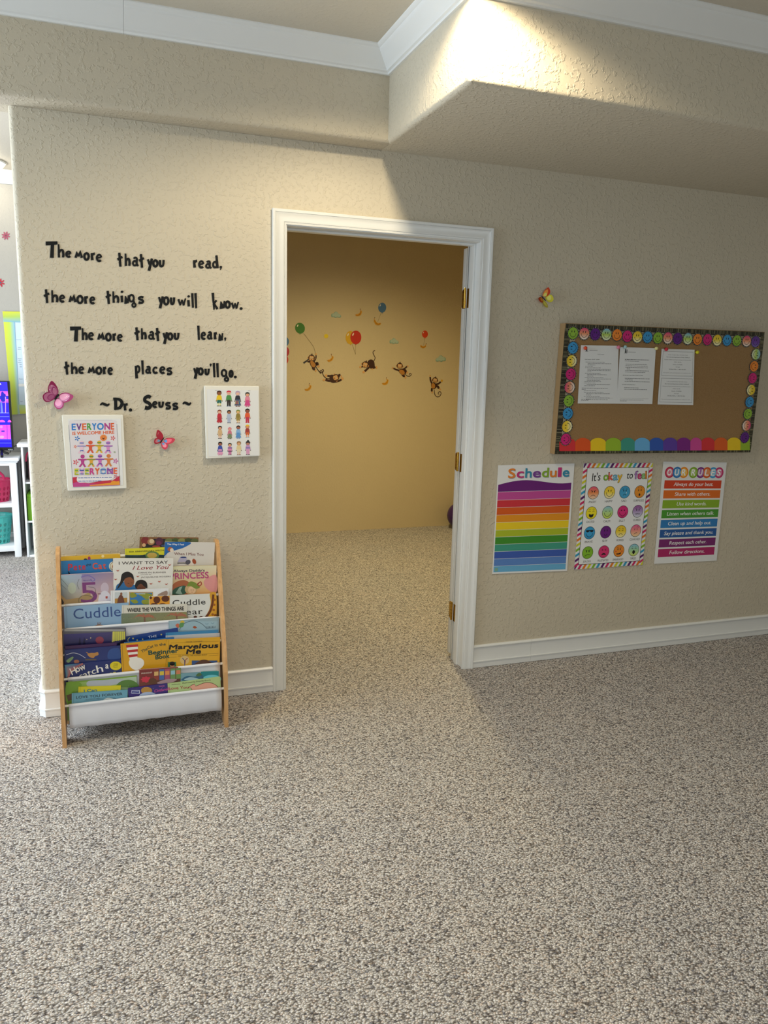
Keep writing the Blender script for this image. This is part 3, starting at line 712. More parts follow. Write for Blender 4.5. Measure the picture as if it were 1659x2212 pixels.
faces += [(x, y, c_, math.pi/2) for (x, y), c_ in zip([(1632, 765.4), (1628, 791.4), (1624.4, 816.9), (1621.4, 842.4), (1618, 868.2), (1614.5, 894), (1611.5, 919.3), (1607.9, 944.8)], 'somybgpu')]
for i, (x, y, c_, rot) in enumerate(faces):
    p0 = wallp(BY).hit(x, y); lift = .0032+.0009*(i % 2)
    D = Draw(lambda a_, b_, L, p0=p0, lift=lift: Vector((p0.x+a_, p0.y-lift-L*LIFT, p0.z-b_)))
    R0 = .0315; n = 48
    D.poly([((R0+(.0012 if k % 3 else -.001))*math.cos(2*math.pi*k/n), (R0+(.0012 if k % 3 else -.001))*math.sin(2*math.pi*k/n)) for k in range(n)], '161412'); D.up()
    for k in range(30):
        t = 2*math.pi*(k+random.uniform(-.3, .3))/30; rr = R0-.0012; D.ell(rr*math.cos(t), rr*math.sin(t), .0015, .0008, 'e8e8e0', 6, rot=t+random.uniform(-.8, .8))
    D.up(); D.gell(0, 0, .0275, .0275, *FC[c_], rot=rot); D.up(); expr(D, 0, 0, .0275, 'smile', '1a1418', rot=rot)
    D.build('smiley_cutout', board)

# papers on the board
def words_line(D, x0, x1, y, h, col='6a6a6e'):
    x = x0
    while x < x1-.01:
        w_ = min(random.uniform(.018, .065), x1-x); D.rect(x, y, x+w_, y+h, col); x += w_+.010
PH = 11/8.5
papers = [(((1255, 745.5), (1336.4, 747), (1248, 871.5), (1333.3, 872)), 'white paper with a long printed list, left of the three pinned sheets'),
          (((1339.6, 749.5), (1416.8, 752.3), (1332.4, 872), (1409, 873)), 'white paper with a shorter printed list, middle of the three pinned sheets'),
          (((1429.3, 753.3), (1500.3, 755.5), (1420.6, 873.7), (1497.5, 875)), 'white paper with two outlined boxes of text, right of the pinned sheets')]
for i, (q, lab) in enumerate(papers):
    po = sheet('pinned_paper', *q, BY-.004-.001*(i % 2), .0003, M['paper'])
    tag(po, lab, 'paper', 'papers pinned to the notice board')
    D = quad_draw(*q, BY-.004-.001*(i % 2), PH, .0001)
    if i < 2:
        D.poly([(.145, .03), (.165, .03), (.175, .13), (.135, .13)], '3a3c40'); D.rect(.12, .135, .20, .142, '8a8a90')
        if i == 1: D.poly([(.185, .05), (.20, .05), (.205, .13), (.182, .13)], '3a3c40')
        D.rect(.23, .105, .44, .112, '707074')
        D.rect(.08, 1.17, .88, 1.173, '8a8a8e'); words_line(D, .08, .75, 1.20, .008); words_line(D, .08, .28, 1.225, .008)
    if i == 0:
        D.text('Daily Schedule', (.45, .205), (.62, .205), .016, '333338')
        D.text('Daily Schedule: 6:30 AM - 6:00 PM', (.12, .32), (.50, .32), .018, '202024', bold=.01)
        y = .365
        for k, (ind, ln) in enumerate([(.14, .5), (.2, .62), (.2, .2), (.14, .2), (.14, .42), (.2, .6), (.2, .6), (.2, .1), (.14, .4), (.2, .5), (.2, .16), (.14, .48), (.2, .62), (.2, .34), (.14, .42), (.14, .28), (.2, .6), (.14, .28)]):
            words_line(D, ind, ind+ln, y, .009); y += .031
        y += .02
        for ind, ln in [(.08, .66), (.08, .1), (.14, .3), (.14, .5), (.2, .6), (.2, .12), (.14, .42), (.2, .6), (.2, .12)]: words_line(D, ind, ind+ln, y, .009); y += .031
    elif i == 1:
        y = .27
        for ind, ln, c_ in [(.15, .68, '2a2a2e'), (.15, .4, '6a6a6e'), (0, 0, 0), (.18, .6, '6a6a6e'), (.18, .62, '6a6a6e'), (.18, .64, '4a4a4e'), (.22, .1, '6a6a6e'), (.18, .66, '6a6a6e'), (.18, .56, '6a6a6e'), (0, 0, 0), (.12, .56, '6a6a6e'), (0, 0, 0), (.18, .7, '55555a'), (.2, .2, '6a6a6e'), (.18, .7, '55555a'), (0, 0, 0), (.12, .36, '6a6a6e'), (0, 0, 0), (.18, .4, '6a6a6e'), (.18, .66, '6a6a6e')]:
            if ln: words_line(D, ind, ind+ln, y, .010, c_)
            y += .036
    else:
        for yb in (.055, .675):
            for a_, b_, c__, d_ in ((.05, yb, .96, yb+.005), (.05, yb+.56, .96, yb+.565), (.05, yb, .055, yb+.565), (.955, yb, .96, yb+.565)): D.rect(a_, b_, c__, d_, '3a3a3e')
            T = [('To File a Complaint About This Facility Contact', .60, .016, 0), ('The Colorado Department of Early Childhood', .70, .020, .015), ('Division of Early Learning Licensing and Administration', .80, .017, 0), ('710 S. Ash St.', .22, .020, .005), ('Denver, CO 80246', .28, .020, .005), ('To Call', .12, .018, .005), ('303-866-5958 or 1-800-799-5876', .50, .021, .015)]
            for k, (t, w_, h, bd) in enumerate(T): D.text(t, (.505-w_/2, yb+.085+.056*k), (.505+w_/2, yb+.085+.056*k), h, '3c3c42', bold=bd)
            D.text('Most recent fire, health, and licensing inspections are available upon request.', (.10, yb+.50), (.91, yb+.50), .015, '55555a')
    D.build('print', po)
pins = [((1262.5, 752), 'e04820', 'orange-red'), ((1334, 750), 'd87890', 'pink'), ((1348, 749.5), 'a8ccd0', 'pale blue'), ((1415.5, 752.5), 'e0d890', 'pale yellow'), ((1437, 754.5), 'd02840', 'red'), ((1504, 761), 'dcd018', 'bright yellow')]
for (x, y), c_, nm in pins:
    p0 = wallp(BY-.006).hit(x, y); prof = [(.004, 0), (.004, .003), (.0065, .005), (.0085, .0085), (.0088, .012), (.0078, .0155), (.005, .018), (.0001, .019)]
    n = 14; vs = [(p0.x+r_*math.cos(2*math.pi*k/n), p0.y+.002-d_, p0.z+r_*math.sin(2*math.pi*k/n)) for r_, d_ in prof for k in range(n)]
    fs = [(j*n+k, j*n+(k+1) % n, (j+1)*n+(k+1) % n, (j+1)*n+k) for j in range(len(prof)-1) for k in range(n)]+[tuple(range(n))]
    o = link('push_pin', mesh('push_pin', vs, fs, 40), None, mat('pin_'+nm.replace(' ', '_'), c_, .35)); tag(o, nm+' push pin holding a paper corner on the notice board', 'push pin', 'push pins on the notice board')

# ------------------------------------------------------------------ canvases on the left
def canvas(q, y, lab):
    P = wallp(y); c = [P.hit(*k) for k in q]; TL, TR, BL, BR = c; t = .020
    bm = bmesh.new(); f = [bm.verts.new((p.x, y, p.z)) for p in (TL, TR, BR, BL)]; b = [bm.verts.new((p.x, -.003, p.z)) for p in (TL, TR, BR, BL)]
    bm.faces.new(f); bm.faces.new(b)
    for i in range(4): bm.faces.new((f[i], f[(i+1) % 4], b[(i+1) % 4], b[i]))
    bmesh.ops.bevel(bm, geom=list(bm.edges), offset=.0025, segments=3, affect='EDGES')
    o = link('canvas_panel', bm_mesh('canvas', bm, 40), None, M['canvas']); tag(o, lab, 'canvas', 'white canvases with prints on the left wall'); return o
CY = -.022
q = ((133, 896), (266, 896), (146, 1061), (274, 1055))
cv = canvas(q, CY, 'white canvas with an Everyone Is Welcome Here print, above the book rack')
qq = ((142, 905), (262, 905), (154, 1052), (268, 1048))
ps = sheet('taped_paper', *((147, 904.5), (261, 904.5), (156, 1053), (266, 1048)), CY-.001, .0003, M['paper'], cv)
D = px_draw(wallp(CY-.0012), .0002)
def E5(X, Y): return (120+X/9.759, 880+Y/9.759)
def e5(pts): return [E5(*p) for p in pts]
D.poly(e5([(285, 290), (310, 272), (1250, 268), (1285, 290), (1355, 1570), (365, 1620)]), 'e4dfe6'); D.up()
D.rib(e5([(278, 375), (365, 1620), (372, 1650)]), .5, '4a3c5c'); D.rib(e5([(1290, 350), (1360, 1580)]), .5, '4a3c5c')
D.rib(e5([(385, 272), (1200, 268)]), .3, '9a98a0')
c8 = ['2c7cd0', '70388c', 'e0642c', '50a03c', '2c80d0', '2c80d0', 'b43c8c', 'e05c2c']
xs = [340, 440, 560, 665, 770, 875, 1030, 1165, 1250]
for i, ch in enumerate('EVERYONE'): D.text(ch, E5(xs[i], 478-i*2), E5(xs[i+1]-12, 476-i*2), 13.5, c8[i], bold=.045)
D.text('IS WELCOME HERE', E5(355, 580), E5(1240, 555), 6.6, 'e0642c', bold=.04)
def flower5(x, y, r_, c_, n=5, ph=0):
    for k in range(n):
        t = ph+2*math.pi*k/n; a_, b_ = E5(x+r_*.58*math.cos(t), y+r_*.58*math.sin(t)); D.ell(a_, b_, r_*.42/9.76, r_*.2/9.76, c_, 10, rot=t)
for a_ in ((455, 655, 60, '2c78cc'), (1208, 648, 55, 'd8484c'), (415, 828, 38, 'e8642c'), (425, 1155, 62, 'd83848'), (1265, 1132, 58, 'c03c98'), (1245, 945, 26, '6c8c30'), (1270, 1455, 44, 'c02c60')): flower5(*a_)
a_, b_ = E5(1010, 640)
for k in range(22): t = k*math.pi/11; D.ell(a_+8.9*math.cos(t), b_+8.2*math.sin(t), .35, .35, 'e8a050', 6)
D.up(); D.ell(a_, b_, 7.4, 6.8, 'e8863c'); D.up()
D.rib([(a_-3.6, b_-1), (a_-2.6, b_-1.8), (a_-1.6, b_-1.2)], .5, '5a2c14'); D.rib([(a_+1.6, b_-1), (a_+2.6, b_-1.8), (a_+3.6, b_-1.2)], .5, '5a2c14'); D.poly([(a_-2.8, b_+.8), (a_+2.6, b_+.8), (a_+1.6, b_+3), (a_-.2, b_+3.7), (a_-1.8, b_+3)], '5a2414')
def person5(x, y, c1, c2, sc=1):
    # paper-doll figure: head, joined arms, two legs, with coloured bands
    a_, b_ = E5(x, y); D.ell(a_, b_, 4.6, 4.2, c1, 16)
    D.poly(e5([(x-95, y+50), (x+95, y+50), (x+95, y+75), (x+38, y+85), (x+30, y+140), (x+72, y+215), (x+35, y+225), (x, y+165), (x-45, y+225), (x-82, y+215), (x-28, y+140), (x-38, y+85), (x-95, y+75)]), c1)
    D.up(); D.poly(e5([(x-44, y-8), (x+44, y-8), (x+42, y+14), (x-42, y+14)]), c2); D.poly(e5([(x-40, y+180), (x-20, y+150), (x+30, y+150), (x+45, y+180), (x+20, y+178), (x, y+160), (x-15, y+178)]), c2); D.poly(e5([(x-90, y+62), (x+90, y+62), (x+90, y+74), (x-90, y+74)]), c2); D.L -= 1
for i, (c1, c2) in enumerate((('ecc8dc', '3c6cc0'), ('dc5a38', 'dc5a38'), ('e8b430', '6c9834'), ('dc90cc', '5850b0'))): person5(550+186*i, 748+(-8 if i in (1, 2) else 0), c1, c2)
for i, (c1, c2) in enumerate((('b83c8c', 'b83c8c'), ('e0a434', '489044'), ('cc70bc', '5840a4'), ('d8803c', 'd8803c'))): person5(570+183*i, 1035-4*i, c1, c2)
D.up(2); xs = [400, 500, 620, 720, 830, 940, 1085, 1222, 1310]; c8 = ['d8cc3c', 'd8a0d0', 'd0d054', 'c83c8c', 'e0642c', '8cb4e0', 'a850a8', 'e8643c']; c9 = ['7ca830', '3c58b0', '48802c', 'c83c8c', 'e0642c', '3454a8', '5c48a8', 'e8643c']
for i, ch in enumerate('EVERYONE'):
    y = 1420-i*3; D.text(ch, E5(xs[i], y), E5(xs[i+1]-12, y), 13, c8[i], bold=.045)
    if c8[i] != c9[i]: D.up(); a_, b_ = E5(xs[i]+6, y-100); c_, d_ = E5(xs[i+1]-22, y-80); D.rect(a_, b_, c_, d_, c9[i]); D.rect(a_, E5(0, y-22)[1], c_, E5(0, y-8)[1], c9[i]); D.L -= 1
D.poly(e5([(360, 1475), (460, 1465), (480, 1570), (700, 1600), (900, 1560), (1010, 1520), (1200, 1540), (1345, 1440), (1358, 1640), (370, 1675)]), 'c82c48'); D.up()
D.poly(e5([(365, 1600), (480, 1560), (620, 1600), (860, 1610), (1180, 1620), (1358, 1590), (1358, 1640), (372, 1678)]), 'c4448c'); D.up()
D.poly(e5([(720, 1640), (1160, 1590), (1180, 1560), (1230, 1545), (1280, 1560), (1345, 1548), (1352, 1632), (720, 1655)]), 'ec9c2c')
D.up(); D.blob(e5([(470, 1460), (700, 1450), (900, 1450), (1190, 1440), (1220, 1480), (1150, 1530), (1000, 1545), (800, 1565), (490, 1580)]), 'f0ecf0'); D.up()
for y0 in (1478, 1548):
    x = 480
    while x < (1200 if y0 < 1500 else 900): w_ = random.uniform(30, 80); D.poly(e5([(x, y0-(x-480)*.02), (x+w_, y0-(x-480)*.02), (x+w_, y0+14-(x-480)*.02), (x, y0+14-(x-480)*.02)]), '4868b0'); x += w_+14
D.build('print', cv)
q = ((441, 833), (560, 834), (446, 991), (562, 985))
cv = canvas(q, CY, 'white canvas with four rows of costumed children beside the doorway')
sheet('taped_paper', (447, 841), (558, 843), (451, 986), (560, 984), CY-.001, .0003, M['paper'], cv)
D = px_draw(wallp(CY-.0012), .0002)
def E6(X, Y): return (430+X/11.85, 820+Y/11.85)
def e6(pts): return [E6(*p) for p in pts]
for x0 in (405, 1250): D.rib(e6([(x0, 275), (x0+65, 275)] if x0 < 900 else [(x0, 290), (x0+65, 290)]), .5, '5c5c5c')
def kid(x, y, hair, skin, topc, botc, kind='pants', hat=None, shoe='24201c', h=400, legs=None):
    """x: centre, y: top of head, in crop units"""
    D.L = 0
    k = h/400
    def T(dx, dy): return E6(x+dx*k, y+dy*k)
    def P(pts, c_, up=0): D.poly([T(*p) for p in pts], c_, D.L+up)
    a_, b_ = T(0, 62); D.ell(a_, b_, 62*k/11.85, 60*k/11.85, hair, 16); D.ell(T(0, 75)[0], T(0, 75)[1], 46*k/11.85, 40*k/11.85, skin, 14, L=1)
    P([(-62, 60), (-50, 15), (0, -2), (50, 15), (62, 60), (30, 42), (-30, 42)], hat or hair, 2)
    for s_ in (-1, 1):
        P([(s_*34, 125), (s_*58, 140), (s_*78, 255), (s_*62, 262)], topc if kind != 'dress2' else skin); a_, b_ = T(s_*74, 268); D.ell(a_, b_, 14*k/11.85, 12*k/11.85, '4a2c20', 8)
        a_, b_ = T(s_*16, 80); D.ell(a_, b_, 5*k/11.85, 5*k/11.85, '2a1c18', 6, L=3)
    P([(-44, 118), (44, 118), (52, 245), (-52, 245)], topc, 1)
    if kind == 'pants': P([(-50, 240), (50, 240), (46, 385), (6, 385), (0, 270), (-6, 385), (-46, 385)], botc, 1)
    elif kind == 'shorts':
        P([(-50, 240), (50, 240), (56, 325), (10, 325), (0, 280), (-10, 325), (-56, 325)], botc, 1); P([(-38, 320), (-14, 320), (-14, 385), (-36, 385)], legs or skin); P([(38, 320), (14, 320), (14, 385), (36, 385)], legs or skin)
    else:
        P([(-42, 220), (42, 220), (86, 375), (-86, 375)], botc, 1); P([(-30, 370), (-10, 370), (-10, 395), (-30, 395)], skin); P([(30, 370), (10, 370), (10, 395), (30, 395)], skin)
    for s_ in (-1, 1): P([(s_*8, 384), (s_*52, 384), (s_*58, 402), (s_*8, 402)], shoe, 2)
KIDS = [(515, 280, '4a2818', '9c5c34', 'f0cc1c', '1c6c60', 'shorts', None, '181818', 400, 'f0e080'), (762, 278, 'e8e0d0', 'f0b8a0', '4c9448', '2c201c', 'pants', 'd8384c', '24406c', 405), (990, 288, 'c0a8c8', 'f0c0a8', '282838', '48587c', 'dress', None, '6c2c28', 400), (1238, 320, '20201c', 'f0b490', 'e890a8', 'd8488c', 'dress', None, 'd8488c', 370),
        (522, 770, '8c4c34', 'f4c0a8', 'c82c3c', 'c02838', 'dress', None, 'c02838', 340), (768, 778, '16120e', 'b47448', 'bcc8e0', 'b4c0dc', 'pants', None, '2c2c30', 335), (1000, 770, '9c7c3c', 'f0c080', '988438', 'a48c3c', 'shorts', '8c9848', '5c5458', 345), (1238, 738, '16120e', '9c5840', 'e8602c', 'c8304c', 'pants', None, 'c8304c', 370),
        (535, 1182, '16120e', 'f0a880', 'dcb888', 'd8b080', 'shorts', None, '16120e', 330), (785, 1218, 'e07890', 'f0b098', 'd87890', '7c8c68', 'dress', None, '201814', 300), (1005, 1172, '16120e', 'b06850', '8cb8e8', '5c98d8', 'dress', None, '5c98d8', 335), (1238, 1150, '3c2418', 'f0a070', 'a83c34', 'd8642c', 'shorts', 'f0c82c', '9cb4c8', 330),
        (540, 1590, '201410', 'b06c50', '3c50b0', 'e8a0c8', 'dress', None, 'e088a8', 345), (788, 1620, '2c2420', 'f4b080', 'e090c0', 'd070a8', 'pants', None, '3c2c2c', 310), (1018, 1575, '9c7448', 'e8b080', 'e8d4a0', 'e8dcb8', 'shorts', None, '7c4c34', 355), (1250, 1570, '28242c', 'd09078', 'c898d0', 'e0a0c8', 'pants', '202024', '34343c', 355)]
for kd in KIDS: kid(*kd[:7], hat=kd[7], shoe=kd[8], h=kd[9], legs=kd[10] if len(kd) > 10 else None)
D.L = 4; D.poly(e6([(1185, 1615), (1320, 1615), (1290, 1600), (1265, 1545), (1240, 1545), (1212, 1600)]), '202024')
D.poly(e6([(735, 1740), (845, 1740), (845, 1755), (735, 1755)]), '3c50a0'); D.poly(e6([(735, 1830), (845, 1830), (845, 1842), (735, 1842)]), '40404c'); D.poly(e6([(1200, 1740), (1305, 1740), (1305, 1755), (1200, 1755)]), '506cb0'); D.poly(e6([(475, 1825), (600, 1825), (605, 1840), (472, 1840)]), '3c50b0')
for k in range(4): D.poly(e6([(940+28*k, 540), (950+28*k, 540), (950+34*k-8, 630), (932+34*k-8, 630)]), ('e0b858', 'c83c4c', 'e0b858', '3c6c9c')[k])
D.build('print', cv)

# ------------------------------------------------------------------ butterflies
def wing_draw(axis0, axis1, tilt, base):
    a0, a1 = Vector(axis0), Vector(axis1); d = (a1-a0).normalized(); nrm = Vector((-d.y, d.x))
    def fn(x, y, L):
        dist = abs((Vector((x, y))-a0).dot(nrm))/500
        return WALL.hit(x, y, base+dist*math.tan(math.radians(tilt))+L*.0003)
    return fn
def butterfly(label, axis0, axis1, wings, ant, bodyw, tilt=28, base=.004):
    c_ = [(axis0[0]+axis1[0])/2, (axis0[1]+axis1[1])/2]; root = empty('butterfly_decoration', WALL.hit(*c_)); tag(root, label, 'butterfly', 'butterflies on the wall')
    fn = wing_draw(axis0, axis1, tilt, base)
    for layers in wings:
        D = Draw(fn)
        for pts, col in layers: D.blob(pts, col) if len(pts) > 3 else D.ell(pts[0][0], pts[0][1], pts[1][0], pts[1][1], col, 8, rot=pts[2][0]); D.up()
        D.build('wing', root, M['gloss'])
    p0, p1 = WALL.hit(*axis0, base+.002), WALL.hit(*axis1, base+.002)
    link('body', tube_mesh('b', [p0.lerp(p1, t) for t in (0, .1, .3, .42, .6, .85, 1)], [.0008*bodyw, .0018*bodyw, .0026*bodyw, .0018*bodyw, .0022*bodyw, .0016*bodyw, .0006*bodyw], 10), root, M['black'])
    for pts in ant: link('antenna', tube_mesh('a', [WALL.hit(x, y, base+.004) for x, y in cat(pts)], .0004, 5), root, M['black'])
def B7(X, Y): return (85+X/5.44, 810+Y/5.44)
def b7(pts): return [B7(*p) for p in pts]
dk, md, lt = '9c1c60', 'c878a8', 'f0a4c8'
butterfly('large pink and magenta three-dimensional butterfly, left of the author line', B7(232, 222), B7(180, 290), [
    [(b7([(148, 68), (190, 100), (220, 160), (224, 212), (190, 250), (140, 215), (108, 190), (112, 130)]), dk), (b7([(150, 110), (185, 130), (212, 170), (216, 215), (185, 240), (145, 210), (118, 180), (122, 130)]), md), (b7([(165, 135), (195, 150), (212, 190), (205, 225), (180, 235), (150, 200), (148, 165)]), 'a83c80'), (b7([(172, 150), (198, 165), (208, 195), (200, 225), (180, 228), (158, 198)]), 'cc80ac'), ([B7(152, 126), (1.1, .8), (0,)], 'fff0f8'), ([B7(128, 168), (1, .8), (0,)], 'fff0f8'), ([B7(174, 160), (1, .8), (0,)], 'fff0f8')],
    [(b7([(200, 235), (150, 200), (90, 200), (48, 235), (52, 285), (90, 318), (150, 300), (188, 270)]), dk), (b7([(185, 238), (140, 208), (95, 210), (62, 240), (66, 280), (95, 305), (150, 288)]), md), (b7([(185, 245), (140, 220), (100, 250), (105, 285), (150, 290), (182, 268)]), 'a83c80'), (b7([(178, 248), (142, 230), (110, 255), (114, 280), (150, 282)]), 'b86498')],
    [(b7([(232, 245), (260, 215), (320, 205), (375, 222), (405, 248), (375, 290), (320, 318), (280, 322), (240, 290)]), dk), (b7([(238, 248), (268, 222), (320, 215), (360, 232), (350, 275), (310, 305), (275, 305), (240, 285)]), md), (b7([(240, 250), (268, 226), (310, 220), (345, 235), (340, 262), (300, 288), (262, 290)]), lt), ([B7(322, 252), (1.3, .9), (.4,)], 'fff0f8'), ([B7(306, 262), (1, .8), (0,)], 'fff0f8'), ([B7(318, 295), (1, .8), (0,)], 'fff0f8'), ([B7(350, 250), (1, .8), (0,)], 'fff0f8')],
    [(b7([(205, 275), (250, 278), (288, 315), (285, 365), (250, 395), (205, 390), (175, 350), (180, 305)]), dk), (b7([(205, 282), (245, 285), (275, 320), (272, 358), (245, 382), (208, 378), (184, 345), (190, 308)]), md), (b7([(208, 286), (240, 290), (262, 320), (252, 352), (215, 362), (188, 335), (192, 305)]), lt)]],
    [b7([(230, 215), (240, 190), (238, 158)]), b7([(235, 220), (255, 200), (290, 192)])], 1.7)
butterfly('small pink and blue three-dimensional butterfly between the two canvases', B7(1462, 735), B7(1415, 805), [
    [(b7([(1385, 638), (1430, 670), (1455, 715), (1455, 760), (1425, 770), (1385, 740), (1368, 700)]), 'c8304c'), (b7([(1395, 668), (1428, 690), (1446, 725), (1440, 755), (1405, 735), (1385, 705)]), 'f08090'), (b7([(1400, 690), (1425, 700), (1435, 735), (1405, 735)]), '6cb0e0')],
    [(b7([(1430, 770), (1390, 740), (1355, 745), (1345, 785), (1365, 810), (1405, 800)]), 'c8304c'), (b7([(1425, 768), (1392, 750), (1368, 755), (1362, 785), (1390, 792)]), 'f090a0'), (b7([(1420, 768), (1395, 755), (1385, 780), (1405, 785)]), '90c0e8')],
    [(b7([(1462, 760), (1500, 738), (1560, 735), (1588, 750), (1560, 790), (1500, 810), (1465, 790)]), 'c02c44'), (b7([(1468, 765), (1500, 748), (1548, 748), (1540, 780), (1500, 795), (1470, 785)]), 'ec6478'), (b7([(1465, 768), (1490, 755), (1498, 785), (1470, 788)]), '58a0dc')],
    [(b7([(1440, 785), (1480, 790), (1505, 815), (1500, 850), (1472, 870), (1440, 850), (1430, 815)]), 'c8304c'), (b7([(1445, 792), (1475, 798), (1490, 820), (1482, 845), (1450, 838)]), 'f090a0'), (b7([(1445, 792), (1468, 800), (1462, 815), (1442, 812)]), '58a0dc')]],
    [b7([(1462, 735), (1472, 712), (1465, 690)]), b7([(1465, 738), (1490, 720), (1518, 712)])], 1.1)
def B8(X, Y): return (1140+X/23.7, 610+Y/23.7)
def b8(pts): return [B8(*p) for p in pts]
butterfly('small yellow and red butterfly alone above the notice board', B8(665, 690), B8(910, 970), [
    [(b8([(880, 280), (960, 380), (1005, 520), (980, 640), (900, 730), (790, 740), (715, 680), (730, 520), (790, 380)]), 'c83814'), (b8([(860, 380), (900, 470), (900, 620), (860, 720), (760, 720), (735, 620), (760, 480)]), 'e8983c'), (b8([(830, 540), (880, 600), (880, 700), (800, 730), (740, 680), (760, 590)]), 'e4d868')],
    [(b8([(900, 720), (1000, 650), (1100, 680), (1180, 800), (1200, 930), (1130, 1015), (1020, 1000), (920, 920), (860, 800)]), 'd8d034'), (b8([(940, 740), (1020, 690), (1080, 760), (1090, 880), (1000, 920), (920, 850)]), 'ece87c')],
    [(b8([(640, 760), (720, 800), (760, 900), (720, 1000), (620, 1060), (500, 1000), (420, 870), (480, 800), (560, 760)]), 'b82810'), (b8([(600, 790), (690, 830), (710, 920), (640, 970), (560, 900)]), 'd89028')],
    [(b8([(740, 900), (860, 980), (940, 1080), (970, 1200), (940, 1290), (860, 1300), (750, 1230), (690, 1110), (690, 990)]), 'ccc030'), (b8([(760, 980), (850, 1060), (900, 1160), (880, 1240), (800, 1180), (730, 1080)]), 'e4dc70')]],
    [b8([(670, 690), (650, 620), (640, 555)]), b8([(660, 695), (600, 680), (550, 690)])], 1.0, tilt=35)

# ------------------------------------------------------------------ decals on the back-room wall
BW = wallp(3.308)
def decal(name, label, cat_, group=None):
    D = px_draw(BW, .0006)
    return D, (lambda: tag(D.build(name, None, M['print']), label, cat_, group))
def M4(X, Y): return (600+X/3.95, 620+Y/3.95)
def m4(pts): return [M4(*p) for p in pts]
def balloon(D, X, Y, rx, ry, col, rot=0, hi='f0e8d8'):
    x, y = M4(X, Y); D.ell(x, y, rx/3.95, ry/3.95, col, 26, rot=rot); D.poly([(x-1.3, y+ry/3.95+1.5), (x+1.3, y+ry/3.95+1.5), (x, y+ry/3.95-.8)], col); D.up(); D.ell(x-rx/3.95*.5, y-ry/3.95*.45, rx/3.95*.12, ry/3.95*.24, hi, 8, rot=.4)
def banana(D, pts, w_=5.2):
    P = m4(pts); D.rib(P, [1.2, w_*.85, w_, w_*.8, 1.2, .9], 'd89a1c', smooth=True); D.up(); D.rib(P, [.4, 1.2, 1.4, 1.0, .4, .8], 'a87010', smooth=True); D.up(); D.ell(*P[-1], .8, 1.0, '3c2c14', 8)
def bdec(lab, pts):
    D, b = decal('banana_decal', lab, 'wall decal', 'banana decals'); banana(D, pts); b()
bdec('yellow banana decal between the upper cloud and the blue balloon', [(660, 236), (680, 241), (700, 232), (710, 212), (703, 196), (704, 188)])
bdec('yellow banana decal right of the monkey holding the green balloon', [(420, 624), (440, 629), (458, 618), (468, 600), (458, 584), (457, 574)])
bdec('yellow banana decal at the lower left, beneath the hanging monkeys', [(228, 872), (250, 878), (270, 866), (279, 848), (268, 834), (270, 824)])
bdec('yellow banana decal between the crawling and the flying monkey', [(888, 820), (910, 827), (928, 818), (937, 798), (927, 786), (928, 774)])
D, b = decal('sun_decal', 'small plain yellow sun decal left of the balloon pair', 'wall decal'); x, y = M4(413, 419)
D.poly([(x+(4.2 if k % 2 else 4.9)*math.cos(k*math.pi/12), y+(4.2 if k % 2 else 4.9)*math.sin(k*math.pi/12)) for k in range(24)], 'e8cc18'); b()
def cloud(lab, X, Y, s_=1, fl=1):
    D, b = decal('cloud_decal', lab, 'wall decal', 'cloud decals')
    P = [(-42, 8), (-38, -8), (-22, -14), (-6, -28), (12, -22), (20, -10), (36, -2), (42, 14), (30, 24), (10, 20), (-6, 26), (-22, 18), (-36, 20)]
    D.blob([M4(X+x*s_*fl, Y+y*s_) for x, y in P], '8fae9e'); D.up(); D.blob([M4(X+(x*.84+2)*s_*fl, Y+(y*.8-3)*s_) for x, y in P], 'b2c4b4'); b()
cloud('pale blue cloud decal above the green balloon, highest of the clouds', 498, 238); cloud('pale blue cloud decal between the balloon pair and the red balloon', 992, 462, .92); cloud('pale blue cloud decal at the far right, above the waving monkey', 1390, 612, 1.04, -1)
D, b = decal('balloon_decal', 'blue balloon decal carrying a banana, highest of the balloons', 'wall decal', 'balloon decals')
D.rib(m4([(880, 222), (866, 262), (852, 298)]), .5, '7c6c40', smooth=True); balloon(D, 891, 176, 34, 42, '4c78a8', .1); banana(D, [(882, 306), (862, 318), (842, 312), (828, 292), (824, 272), (827, 262)]); b()
D, b = decal('balloon_decal', 'small red balloon decal carrying a banana, rightmost of the balloons', 'wall decal', 'balloon decals')
D.rib(m4([(1254, 434), (1250, 465), (1244, 498)]), .5, '7c6c40'); balloon(D, 1256, 402, 25, 31, 'd8421c'); banana(D, [(1217, 496), (1228, 510), (1242, 514), (1256, 508), (1263, 494), (1266, 484)], 4.4); b()
D, b = decal('balloon_decal', 'overlapping yellow and red balloon pair decal on two strings', 'wall decal', 'balloon decals')
D.rib(m4([(636, 490), (664, 575)]), .5, '7c6c40'); D.rib(m4([(665, 490), (664, 575)]), .5, '7c6c40'); balloon(D, 620, 432, 41, 57, 'd8a81c'); D.up(); balloon(D, 666, 430, 47, 58, 'c42814'); b()
D, b = decal('balloon_decal', 'green balloon decal at the upper left above the first monkey', 'wall decal', 'balloon decals')
D.rib(m4([(222, 396), (262, 450), (305, 510), (322, 570)]), .5, '7c6c40', smooth=True); balloon(D, 190, 351, 41, 47, '3c7c24', -.35); b()
D, b = decal('balloon_decal', 'blue and two red balloon decals half hidden behind the left door casing', 'wall decal', 'balloon decals')
balloon(D, 62, 466, 34, 42, '4c78a8'); D.up(); balloon(D, 62, 620, 28, 40, 'c8381c'); D.up(); balloon(D, 62, 552, 36, 46, 'b82c3c'); b()
BR_, FACE, BEL = '3c1c0e', 'd8a468', 'b87c34'
def monkey(lab, f, mir=1):
    D, b = decal('monkey_decal', lab, 'wall decal', 'monkey decals'); f(D); b()
